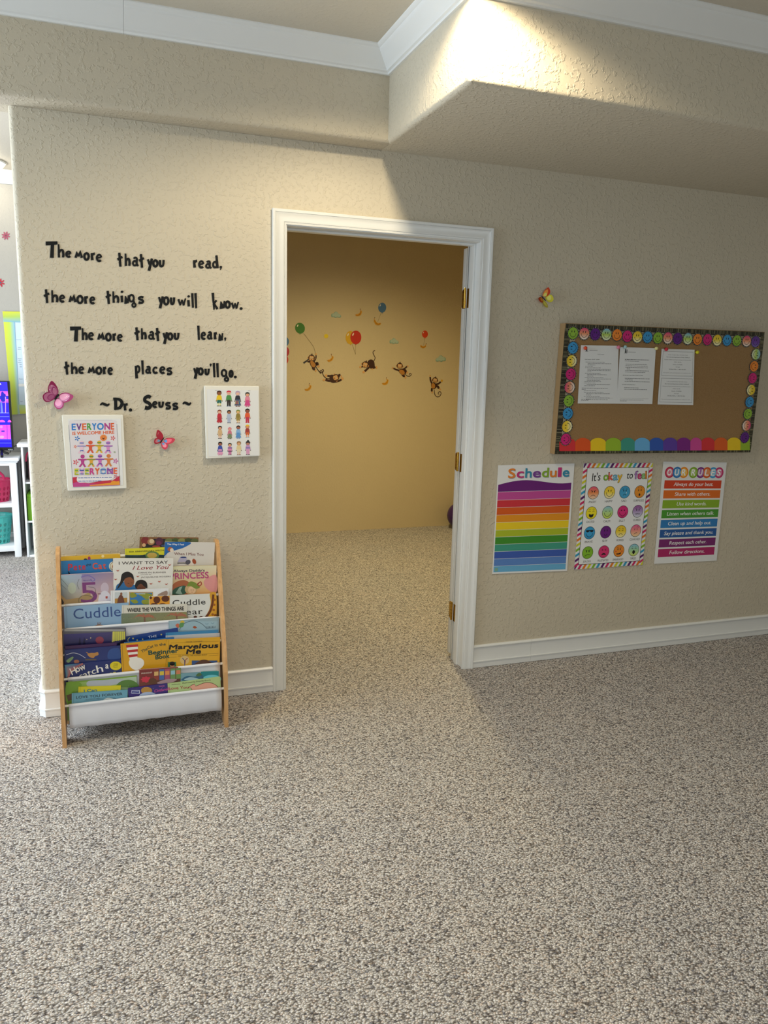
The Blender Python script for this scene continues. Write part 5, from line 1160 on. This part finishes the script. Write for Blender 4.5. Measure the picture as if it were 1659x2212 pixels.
def a_stars(D):
    for X, Y, r_ in ((820, 862, 2.6), (852, 875, 2.2), (895, 868, 2.2), (1040, 832, 2.4), (880, 850, .001)): 
        x, y = Z(X, Y); D.poly([(x+(r_ if k % 2 == 0 else r_*.45)*math.sin(k*math.pi/5), y-(r_ if k % 2 == 0 else r_*.45)*math.cos(k*math.pi/5)) for k in range(10)], 'd0c470')
    D.rib(zz([(795, 855), (780, 870), (785, 895)]), 1.4, 'c8c078', smooth=True); D.text('THE', Z(940, 862), Z(1005, 850), 5, 'dce4f0')
book('royal blue book with gold stars leaning askew in the middle of the rack', 2, 1, (271.3, 1375.9), (384, 1356.5), '143c88', a_stars, 0.005)
# ---- pocket 1
def a_navy(D):
    D.grad(zz([(287, 957), (720, 925), (722, 1050), (290, 1060)]), ['24306c', '24306c', '283878', '182458']); D.up(); D.rib(zz([(300, 990), (350, 975), (400, 985), (450, 1015)]), .9, 'd8dce8', smooth=True)
    D.blob(zz([(465, 985), (490, 975), (520, 975), (545, 968), (550, 990), (525, 1000), (510, 1015), (480, 1005)]), 'b88448'); D.rib(zz([(455, 968), (475, 982)]), 1.6, 'b88448'); D.blob(zz([(620, 1000), (640, 950), (700, 935), (720, 960), (720, 1020), (640, 1025)]), '2c4c8c'); D.rect(*Z(448, 1022), *Z(535, 1032), '6c5c40'); D.ell(*Z(380, 1042), 6, 4, 'a86850', 10); D.blob(zz([(300, 1035), (345, 1005), (355, 1015), (320, 1050)]), '7c9c70')
book('crimson-edged navy book, only its edge showing behind the navy book', 1, 2, (141, 1396), (252, 1388), '3c1c50', None, 0.0035)
book('navy book with a leaping brown dog, fifth pocket, left', 1, 1, (139, 1404.4), (260.2, 1394.8), '24306c', a_navy, 0.0055)
book('blue-edged book, only its edge showing behind the yellow striped-hat book', 1, 1.1, (268, 1388), (376, 1376.5), '2468a8', None, 0.005)
def a_catch(D):
    D.grad(zz([(288, 1068), (420, 1055), (330, 1120), (300, 1175)]), ['3c94b4', '2c5090', 'b86c68', '3c90a8']); D.up(); D.rib(zz([(430, 1058), (370, 1090), (330, 1130), (310, 1180)]), 4, 'a8686c', smooth=True); D.up()
    for ch, X0, X1, Y, h in (('H', 345, 385, 1148, 15), ('o', 385, 412, 1128, 14), ('w', 412, 455, 1115, 14), ('a', 604, 630, 1095, 13)): D.text(ch, Z(X0, Y), Z(X1, Y-18 if ch != 'a' else Y), h, 'f0eee8', bold=.02)
    for ch, X0, X1, Y, h in (('c', 405, 435, 1180, 13), ('a', 438, 470, 1168, 13), ('t', 472, 500, 1158, 14), ('c', 502, 535, 1142, 13), ('h', 540, 590, 1130, 16)): D.text(ch, Z(X0, Y), Z(X1, Y-10), h, 'f0eee8', bold=.015)
    D.ell(*Z(685, 1075), 12.5, 9.5, 'dcc820', 22); D.up()
    for k, Y in enumerate((1058, 1068, 1078, 1088)): D.rib(zz([(668-k*2 % 5, Y), (702, Y-3)]), .7, '6c6418')
    D.text('on', Z(635, 1160), Z(692, 1150), 12, 'e8dc78', bold=.03)
book('dark blue book How to Catch a with white title and round yellow badge', 1, 0, (139, 1435.5), (261.9, 1424.4), '1c2c6c', a_catch, 0.0052)
def a_hat(D):
    D.rib(zz([(732, 915), (745, 1110)]), .8, 'a87c1c')
    # plain red and white striped column in place of the pictured figure
    for k in range(6):
        y0, y1 = 915+k*19, 915+(k+1)*19; D.poly(zz([(765+k*5, y0), (858-k*1, y0-8), (860-k*1, y1-8), (768+k*5, y1)]), 'b82c30' if k % 2 == 0 else 'ece8e0')
    D.blob(zz([(790, 1035), (850, 1010), (900, 1030), (900, 1075), (850, 1110), (800, 1085)]), 'ece8e0')
    for t, p0, p1, h in (('The', (890, 975), (935, 950), 6), ('Cat', (935, 945), (980, 930), 6), ('in', (990, 926), (1013, 922), 6), ('the', (1025, 920), (1075, 916), 6)): D.text(t, Z(*p0), Z(*p1), h, '1c4438', bold=.02)
    D.text('Beginner', Z(940, 990), Z(1175, 972), 9, '14483c', bold=.05); D.text('Book', Z(995, 1025), Z(1105, 1012), 8.5, '14483c', bold=.05)
book('mustard yellow book with a red and white striped hat shape, fifth pocket, centre', 1, 0, (260.2, 1391.6), (360.4, 1381.3), 'd8a01c', a_hat, 0.006)
def a_marv(D):
    D.rib(zz([(1100, 880), (1070, 1080)]), .6, 'b07c14')
    D.text('DEANNE TOWNSEND', Z(1232, 894), Z(1360, 888), 2.4, '5c4410'); D.rib(zz([(1115, 898), (1490, 884)]), .35, '6c5010')
    D.text('Marvelous', Z(1098, 948), Z(1485, 932), 9.5, '12100e', bold=.07, shear=.12); D.text('Me', Z(1233, 982), Z(1350, 978), 9.5, '12100e', bold=.07, shear=.12)
    D.rib(zz([(1110, 990), (1485, 978)]), .35, '6c5010'); D.text('ALL ABOUT THE HUMAN BODY', Z(1172, 1004), Z(1398, 994), 2.8, '5c4410'); D.rib(zz([(1105, 1008), (1160, 1006)]), .35, '6c5010'); D.rib(zz([(1408, 996), (1480, 992)]), .35, '6c5010')
    D.ell(*Z(1222, 1030), 10, 9.5, 'd8b878', 16); D.up(); D.rib(zz([(1222, 1075), (1222, 1035), (1205, 1015)]), 1.6, '2c3c78'); D.rib(zz([(1224, 1060), (1228, 1030), (1245, 1015)]), 1.4, '8c2c28'); D.rect(*Z(1092, 1046), *Z(1155, 1090), '2c7048'); D.up(); D.ell(*Z(1125, 1068), 5, 6, 'c88c60', 12); D.ell(*Z(1125, 1058), 6, 4.5, '1c1814', 12)
    D.rect(*Z(1278, 1034), *Z(1475, 1075), '2c5088'); D.up(); D.blob(zz([(1300, 1072), (1340, 1035), (1385, 1028), (1425, 1045), (1440, 1072)]), '583424')
book('mustard yellow book Marvelous Me, right of the striped-hat book', 1, 0, (360.9, 1382), (476, 1376.7), 'dca824', a_marv, 0.006)
# ---- pocket 0 (bottom)
def a_grn(D):
    D.grad([(150, 1476), (295, 1461.5), (296, 1500), (150, 1510)], ['8cb048', 'b8ccb8', '84a070', '5c8c2c']); D.up(); D.blob(zz([(470, 1195), (600, 1185), (690, 1180), (760, 1190), (640, 1230), (480, 1240)]), 'b0b8c4'); D.blob(zz([(700, 1215), (740, 1190), (800, 1185), (850, 1210), (850, 1240), (700, 1240)]), '58803c'); D.blob(zz([(300, 1215), (380, 1200), (420, 1230), (330, 1300), (300, 1360)]), '74a030')
    D.up(); D.poly(zz([(300, 1305), (345, 1290), (345, 1340), (315, 1350)]), '5c4428')
book('large green countryside picture book at the back of the bottom pocket', 0, 2, (142.6, 1474.4), (295.7, 1459.4), '78a038', a_grn, 0.0035)
def a_can(D): D.text('I Can', Z(438, 1282), Z(540, 1274), 6, '1c7898', bold=.05); D.rib(zz([(662, 1270), (705, 1262)]), .8, '5c6c20')
book('small bright yellow book I Can in the bottom pocket', 0, 1, (169.5, 1484.2), (261, 1481.2), 'd8cc20', a_can, 0.005)
def a_sea(D):
    D.blob(zz([(1200, 1190), (1240, 1155), (1300, 1160), (1355, 1140), (1355, 1190)]), '2c6484'); D.up(); D.blob(zz([(1220, 1185), (1260, 1165), (1320, 1172), (1330, 1190)]), 'a0c0cc'); D.blob(zz([(1310, 1150), (1335, 1130), (1355, 1145), (1330, 1158)]), '4c7044')
book('small blue and white sea picture book in the bottom pocket, right of centre', 0, 1, (386, 1455.3), (432, 1452.3), '74a0b0', a_sea, 0.005)
def a_teal(D): D.ell(*Z(1435, 1178), 20, 9, '6cc4d8', 20)
book('teal rounded board book at the right end of the bottom pocket', 0, 1, (434, 1450.8), (473, 1449.4), '18848c', a_teal, 0.0055, round_=True)
def a_lyf(D):
    D.text('LOVE YOU FOREVER', Z(378, 1332), Z(738, 1303), 5.6, '20242c', bold=.012); D.text('written by', Z(450, 1340), Z(560, 1332), 2, '344048')
    D.rib(zz([(450, 1338), (680, 1320)]), .5, '4c6470'); D.rib(zz([(440, 1348), (690, 1328)]), .5, '4c6470'); D.blob(zz([(590, 1345), (620, 1325), (660, 1330), (680, 1345)]), 'c8d0d0')
book('light blue book Love You Forever at the left front of the bottom pocket', 0, 0, (155, 1498), (275.8, 1490.3), '6ca4bc', a_lyf, 0.0052)
def a_tabs(D):
    D.grad([(302, 1450), (391, 1443), (390, 1475), (301, 1480)], ['7c3430', '845040', '4c3428', '6c3c30']); D.up(); D.poly(zz([(872, 1115), (975, 1108), (975, 1200), (872, 1210)]), '7c3030'); D.up()
    x, y = Z(922, 1182); D.poly([(x+(9 if k % 2 else 12)*math.cos(k*math.pi/8), y+(5 if k % 2 else 7.4)*math.sin(k*math.pi/8)) for k in range(16)], 'c83048')
    D.text('FRIENDSHIP', Z(885, 1140), Z(968, 1132), 3, 'e0d8c8')
    pc_ = ['8c3c34', '4868a8', 'a85070', '6c9458', '6c9450', '5c7450']; pd = ['d8b070', 'd8c040', 'e09050', '90c0d0', 'd07c58', 'b0c070']
    for k in range(5): X0 = 982+k*43; D.poly(zz([(X0, 1106-k*3), (X0+38, 1103-k*3), (X0+38, 1185-k*3), (X0, 1190-k*3)]), pc_[k]); D.poly(zz([(X0+3, 1122-k*3), (X0+35, 1119-k*3), (X0+35, 1150-k*3), (X0+3, 1153-k*3)]), pd[k], D.L+1)
    D.up(); D.ell(*Z(972, 1195), 9, 7, '5c3824', 14); D.blob(zz([(1010, 1205), (1080, 1180), (1160, 1180), (1120, 1205), (1030, 1215)]), 'a88c94')
book('brown tabbed board book with rows of small coloured panels, bottom pocket, centre', 0, 1, (300.7, 1446.6), (385, 1440.3), '843c38', a_tabs, 0.0055, round_=True, pages='fff')
def a_pur(D):
    D.ell(*Z(925, 1268), 12, 8, 'b88c40', 16); D.up(); D.blob(zz([(870, 1310), (900, 1285), (960, 1280), (1000, 1300), (960, 1312)]), 'a8b8d8'); D.text('PRINCESS', Z(1022, 1240), Z(1066, 1236), 2.6, 'e878b8'); D.text('Cinderella', Z(988, 1282), Z(1112, 1262), 6, 'd8489c', bold=.005, shear=.3); D.rect(*Z(808, 1265), *Z(872, 1292), 'c8d0e8'); D.up(); D.rect(*Z(812, 1269), *Z(866, 1288), '2c3888'); D.up(); D.rib(zz([(818, 1280), (860, 1277)]), 1, 'd8dcf0')
    for k in range(14): D.ell(*Z(random.uniform(785, 1110), random.uniform(1225, 1300)), .4, .4, 'e8e0f8', 6)
    D.text('pretty', Z(1015, 1290), Z(1085, 1283), 2, 'd8489c') if False else None
book('deep purple book with pink script title at the front of the bottom pocket', 0, 0, (276.3, 1487), (361.5, 1476.3), '342878', a_pur, 0.0052)
def a_pig(D):
    D.text('Illustrated by Priscilla Burris', Z(1205, 1215), Z(1425, 1190), 2.9, '3c4828', bold=.005); D.rib(zz([(1120, 1222), (1188, 1216)]), .8, '4c5838')
    D.text('Love You', Z(1098, 1262), Z(1252, 1252), 6, 'a84444', bold=.02); D.blob(zz([(1250, 1245), (1275, 1225), (1300, 1215), (1310, 1230), (1380, 1205), (1440, 1210), (1485, 1245), (1440, 1262), (1300, 1275), (1270, 1250)]), '5c342c'); D.up(); D.blob(zz([(1254, 1245), (1277, 1228), (1299, 1219), (1311, 1233), (1380, 1209), (1438, 1213), (1480, 1244), (1438, 1258), (1302, 1271), (1272, 1247)]), 'e4a890')
book('pale green book with a pink pig on it, right end of the bottom pocket', 0, 0, (362, 1477), (476, 1461.9), 'b4cc8c', a_pig, 0.0052)

# ------------------------------------------------------------------ left room seen past the wall end
def decal2(name, lab, fn, y=3.308):
    D = px_draw(wallp(y), .0006); fn(D); return tag(D.build(name), lab, 'wall decal', 'flower decals')
def fl(x, y, r_, c_, cc, n):
    def f(D):
        for k in range(n): t = 2*math.pi*k/n+.3; D.ell(x+r_*.58*math.cos(t), y+r_*.58*math.sin(t), r_*.42, r_*.17, c_, 12, rot=t)
        D.up(); D.ell(x, y, r_*.18, r_*.18, cc, 10)
    return f
decal2('flower_decal', 'dusty pink flower decal near the top of the left room wall', fl(12.5, 509, 9.5, 'a04c62', '6c4448', 8))
decal2('flower_decal', 'red flower decal with a blue centre cut by the picture edge', fl(1, 611, 9.5, 'b81c34', '34607c', 7))
# chart with ombre border
ch = sheet('wall_chart', (5.3, 673), (60, 674), (26, 895.5), (70, 893), 3.300, .003, mat('chart_paper', (205, 222, 236), .5)); tag(ch, 'wall chart with a yellow to blue faded border in the left room', 'chart')
D = px_draw(wallp(3.298), .0004)
D.grad([(5.3, 672.5), (62, 673.5), (62, 684), (6.3, 684)], ['d8d82c', 'd0d83c', 'a8cc70', 'b8cc50']); D.grad([(6.3, 684), (62, 684), (62, 697), (7.6, 695)], ['b8cc50', 'a8cc70', '80b8d0', '80b8c8']); D.up()
D.grad([(7.6, 695), (20, 695.5), (37, 895), (26, 895.5)], ['d8dc3c', 'c4dc58', 'b0c858', 'c8d040']); D.grad([(20, 695.5), (31.5, 696), (43, 893), (37, 895)], ['c4dc58', '88c0e0', '94b4c4', 'b0c858'])
D.grad([(40, 874), (70, 876), (70, 893), (43, 894)], ['b0cc98', 'a8ccb0', 'd0d440', 'c8cc30']); D.up()
for x0, y0, w_ in ((39, 750, 6), (38, 754, 7), (38.5, 775, 8), (40, 779, 5), (38.5, 783, 8), (42, 787, 5), (43, 792, 4), (41, 818, 8), (43, 833, 6), (44, 867, 5)): D.rib([(x0, y0), (x0+w_*.5, y0+.8), (x0+w_, y0+.2)], .6, '4c5a74')
D.rect(34, 733.5, 46, 734.2, '9cb0c0'); D.rect(40, 829, 54, 835, 'ecebe6', D.L); D.build('print', ch)
# television
TVY = 2.96; Pt = wallp(TVY)
tv = empty('television', Pt.hit(5, 990)); tag(tv, 'black flat television showing a blue and pink cartoon city, on the white cabinet', 'television')
a_, b_ = Pt.hit(18.5, 823), Pt.hit(28.5, 973); xr = (a_.x+b_.x)/2+.004
zt_, zb_ = a_.z, b_.z
box('tv_body', xr-1.05, xr, TVY, TVY+.045, zb_, zt_, M['black'], tv, .004)
D = px_draw(wallp(TVY-.0005), .0004)
D.grad([(-540, 822), (15.5, 825), (25.5, 966), (-540, 967)], ['2a24c8', '2c22c0', '2016e8', '2010e8']); D.up()
D.grad([(-540, 842), (16.5, 845), (18, 855), (-540, 855)], ['8c3cc8', '9c40c8', 'e060a8', 'e060b0']); D.grad([(-540, 866), (18, 862), (18.5, 870), (-540, 869)], ['8c34d0', 'c850b8', '8c34d0', '6c2cd0']); D.up()
D.blob([(1, 862), (3, 848), (6, 846), (9, 850), (12, 852), (13, 864), (6, 868)], '1c1c98'); D.poly([(1, 868), (4, 867), (7, 892), (2, 893)], '5c6ce0'); D.poly([(11, 857), (13, 857), (13, 892), (11, 892)], 'a070e0'); D.rib([(-540, 892), (19, 892)], .8, '9ca8f0'); D.rib([(-540, 900), (20, 900)], .6, '90a0f0')
D.ell(4, 912, 7, 5, 'e048b0', 14, a0=180, a1=360); D.ell(20.5, 912, 4, 5, 'e048b0', 14, a0=180, a1=360); D.grad([(-540, 918), (22, 918), (23.5, 948), (-540, 950)], ['a838e0', 'd040c8', 'e050c8', '7c2ce8']); D.up()
D.ell(4, 944, 5, 3, 'f080a8', 12); D.ell(3, 922, 3, 3, 'f070c0', 12); D.rib([(15, 918), (16, 950)], 1, '2c20c0'); D.rect(3, 930, 10, 933, '3428a0'); D.rib([(-540, 950), (24, 950)], 1, '6c60f0'); D.rib([(-540, 957), (24.5, 957)], .7, '6878f8'); D.rib([(0, 828), (2, 831)], 1.2, 'f0f0ff')
D.build('screen', tv, M['screen'])
D = px_draw(wallp(TVY-.0005), .0006); D.text('VIZIO', (17, 972.2), (27.6, 972.4), 2.2, 'b8bcc4', bold=.02); D.build('maker_mark', tv)
zc = .752
link('stand_foot', tube_mesh('f', [Pt.hit(4, 974), Vector((Pt.hit(4, 974).x, TVY-.02, zc+.03)), Vector((Pt.hit(8, 990).x, TVY-.09, zc+.014))], .010, 8), tv, M['black'])
link('stand_foot', tube_mesh('f', [Pt.hit(6, 974), Vector((Pt.hit(8, 980).x, TVY+.03, zc+.03)), Vector((Pt.hit(14, 988).x, TVY+.10, zc+.014))], .010, 8), tv, M['black'])
# left cabinet
CYf = 2.93
def cab(name, label, x0, x1, y0, y1, zt, shelves, parts=1, lip=.012, post=.028, back=True):
    root = empty(name, ((x0+x1)/2, (y0+y1)/2, 0)); tag(root, label, 'shelf unit', 'white shelf units in the left room')
    box('top', x0-lip, x1+lip, y0-lip-.008, y1, zt-.026, zt, M['white'], root, .004)
    for a_, b_ in ((x0, y0), (x1-post, y0), (x0, y1-post), (x1-post, y1-post)): box('post', a_, a_+post, b_, b_+post, .001, zt-.026, M['white'], root, .001)
    for s_ in shelves: box('shelf', x0+.002, x1-.002, y0+.004, y1-.002, s_-.018, s_, M['white'], root, .001)
    return root
xk = wallp(CYf).hit(47, 1203).x
c1 = cab('media_cabinet', 'white media cabinet carrying the television at the left picture edge', xk-1.2, xk, CYf, 3.28, .752, [], lip=.022, post=.045)
box('apron', xk-1.2+.04, xk-.04, CYf+.006, CYf+.022, .690, .727, M['white'], c1); box('moulding', xk-1.215, xk+.012, CYf-.012, 3.27, .712, .727, M['white'], c1, .004)
zs1 = wallp(CYf).hit(15, 1093).z; zs2 = wallp(CYf).hit(15, 1183).z
box('shelf', xk-1.17, xk-.03, CYf+.004, 3.26, zs1-.012, zs1+.018, M['white'], c1, .001); box('shelf', xk-1.17, xk-.03, CYf+.004, 3.26, zs2-.03, zs2+.012, M['white'], c1, .001)
box('side_frame', xk-.03, xk-.018, CYf+.04, 3.24, .06, .70, M['white'], c1)
# books and papers lying under the bottom basket are left to the shelf edge; a closed laptop-like slab lies on the cabinet
P = wallp(CYf+.05)
o = box('closed_folder', xk-.42, xk-.16, CYf+.0, CYf+.09, .7525, .757, mat('dark_red_cover', (120, 40, 60), .4), None, .001); tag(o, 'thin dark red folder lying on the white cabinet before the television', 'folder')
# cable from the television
cb = link('power_cable', tube_mesh('c', [(xk-.06, 3.15, .76), (xk-.045, 3.2, .80), (xk-.01, 3.22, .81), (xk+.018, 3.24, .79), (xk+.026, 3.27, .77), (xk+.028, 3.285, .60), (xk+.028, 3.285, .05), (xk+.024, 3.285, .006)], .003, 8), None, M['black']); tag(cb, 'thin black power cable looping off the white cabinet behind the television', 'cable')
# right shelf unit, turned slightly toward us, partly behind the wall end
zt2 = .855; x2 = wallp(CYf-.02).hit(59, 1203).x
c2 = cab('cube_shelf', 'narrow white cube shelf with a thick top, partly behind the rounded wall end', x2, -.985, CYf-.02, 3.26, zt2, [.015], lip=.022, post=.014)
s1, s2 = wallp(CYf).hit(58, 1041).z, wallp(CYf).hit(62, 1125).z
for s_ in (s1, s2): box('shelf', x2+.002, -.987, CYf-.012, 3.25, s_-.012, s_, M['white'], c2)
box('side_board', x2, x2+.012, CYf-.012, 3.25, .002, zt2-.026, M['white'], c2); box('back_board', x2, -.987, 3.24, 3.25, .002, zt2-.026, M['white'], c2)
# baskets with punched round holes
def basket(name, label, cx, cy, z0, r0, r1, h, m, cols=22, rows=6, holes=.34, group=None, plain=1):
    vs, fs = [], []
    def P(u, v_):
        t = 2*math.pi*u/cols; r_ = r0+(r1-r0)*v_/rows; return (cx+r_*math.cos(t), cy+r_*math.sin(t)*.8, z0+h*v_/rows)
    for j in range(rows):
        for i in range(cols):
            if j >= rows-plain or j == 0 and False:
                b = len(vs); vs += [P(i, j), P(i+1, j), P(i+1, j+1), P(i, j+1)]; fs.append((b, b+1, b+2, b+3)); continue
            b = len(vs); sq = [(0, .5), (0, 0), (.5, 0), (1, 0), (1, .5), (1, 1), (.5, 1), (0, 1)]
            for k in range(8):
                vs.append(P(i+sq[k][0], j+sq[k][1]))
            for k in range(8):
                a_ = math.pi+math.pi/4*k; vs.append(P(i+.5+holes*math.cos(a_), j+.5+holes*math.sin(a_)))
            for k in range(8): fs.append((b+k, b+(k+1) % 8, b+8+(k+1) % 8, b+8+k))
    b = len(vs); vs += [P(i, 0) for i in range(cols)]; fs.append(tuple(range(b, b+cols)))
    root = empty(name, (cx, cy, z0)); tag(root, label, 'basket', group)
    o = link('basket_wall', mesh('basket', vs, fs, None, False), root, m); md_ = o.modifiers.new('s', 'SOLIDIFY'); md_.thickness = .003
    link('rim', tube_mesh('rim', [P(i, rows) for i in range(cols+1)], .006, 8, False), root, m)
    return root
Pk = wallp(3.03)
z1 = zs1+.019; z2 = zs2+.013
b1 = basket('storage_basket', 'magenta plastic basket with round holes on the middle shelf under the television', xk-.20, 3.07, z1, .125, .145, .16, M['pink'], 22, 4, group='baskets in the left room')
link('handle', tube_mesh('h', cat3 := [(xk-.20+.10*math.cos(t*math.pi/8), 3.07, z1+.16+.075*math.sin(t*math.pi/8)) for t in range(9)], .010, 8), b1, M['pink'])
b2 = basket('storage_basket', 'teal plastic basket with round holes on the bottom shelf under the television', xk-.195, 3.07, z2, .105, .135, .21, M['teal'], 20, 5, .36, group='baskets in the left room')
zq = .017
b3 = basket('storage_basket', 'teal plastic basket with round holes on the floor shelf of the cube unit', x2+.155, 3.08, zq, .09, .125, .20, M['teal'], 18, 4, .36, group='baskets in the left room')
# small things in the baskets' gaps: folders leaning beside the teal basket
o = box('leaning_folder', xk-.040, xk-.034, CYf+.06, 3.2, z2, z2+.22, mat('grey_folder', (190, 200, 205), .5), None); tag(o, 'grey flat folder standing beside the teal basket under the television', 'folder')
o = box('fabric_bin', x2+.018, -.99, CYf+.01, 3.2, s2+.001, s2+.20, M['green'], None, .006); tag(o, 'lime green fabric bin in the middle opening of the cube shelf', 'bin')
for z_ in (s2+.185,): box('bin_rim', x2+.020, -.989, CYf+.006, CYf+.012, z_-.004, z_+.006, M['green'], o)
r4 = empty('toy_carrier', (x2+.12, 3.05, s1)); tag(r4, 'pink plastic carrier with a looped handle in the top opening of the cube shelf', 'carrier')
link('handle', tube_mesh('h', cat3b := [(x2+.052-.026*math.cos(t*math.pi/8), 2.95, s1+.15+.07*math.sin(t*math.pi/8)) for t in range(9)]+[(x2+.070, 2.95, s1+.10), (x2+.055, 2.95, s1+.012)], .006, 8), r4, M['pink'])
box('carrier_body', x2+.03, -.995, 3.02, 3.2, s1+.001, s1+.16, mat('smoky_pink_plastic', (120, 84, 92), .35), r4, .01)
# flush ceiling lamp of the left room
cl = empty('ceiling_light', (-1.42, 3.0, 2.8)); tag(cl, 'glowing round flush ceiling light in the left room, cut by the picture edge', 'ceiling light')
n = 28; pr = [(.15, 0), (.15, -.02), (.13, -.045), (.08, -.06), (.001, -.064)]
vs = [(-1.42+r_*math.cos(2*math.pi*k/n), 3.0+r_*math.sin(2*math.pi*k/n), 2.8+z) for r_, z in pr for k in range(n)]
link('diffuser', mesh('d', vs, [(j*n+k, j*n+(k+1) % n, (j+1)*n+(k+1) % n, (j+1)*n+k) for j in range(len(pr)-1) for k in range(n)], 50), cl, M['lamp'])
link('rim', tube_mesh('r', [(-1.42+.155*math.cos(2*math.pi*k/n), 3.0+.155*math.sin(2*math.pi*k/n), 2.792) for k in range(n+1)], .008, 8, False), cl, M['trim'])
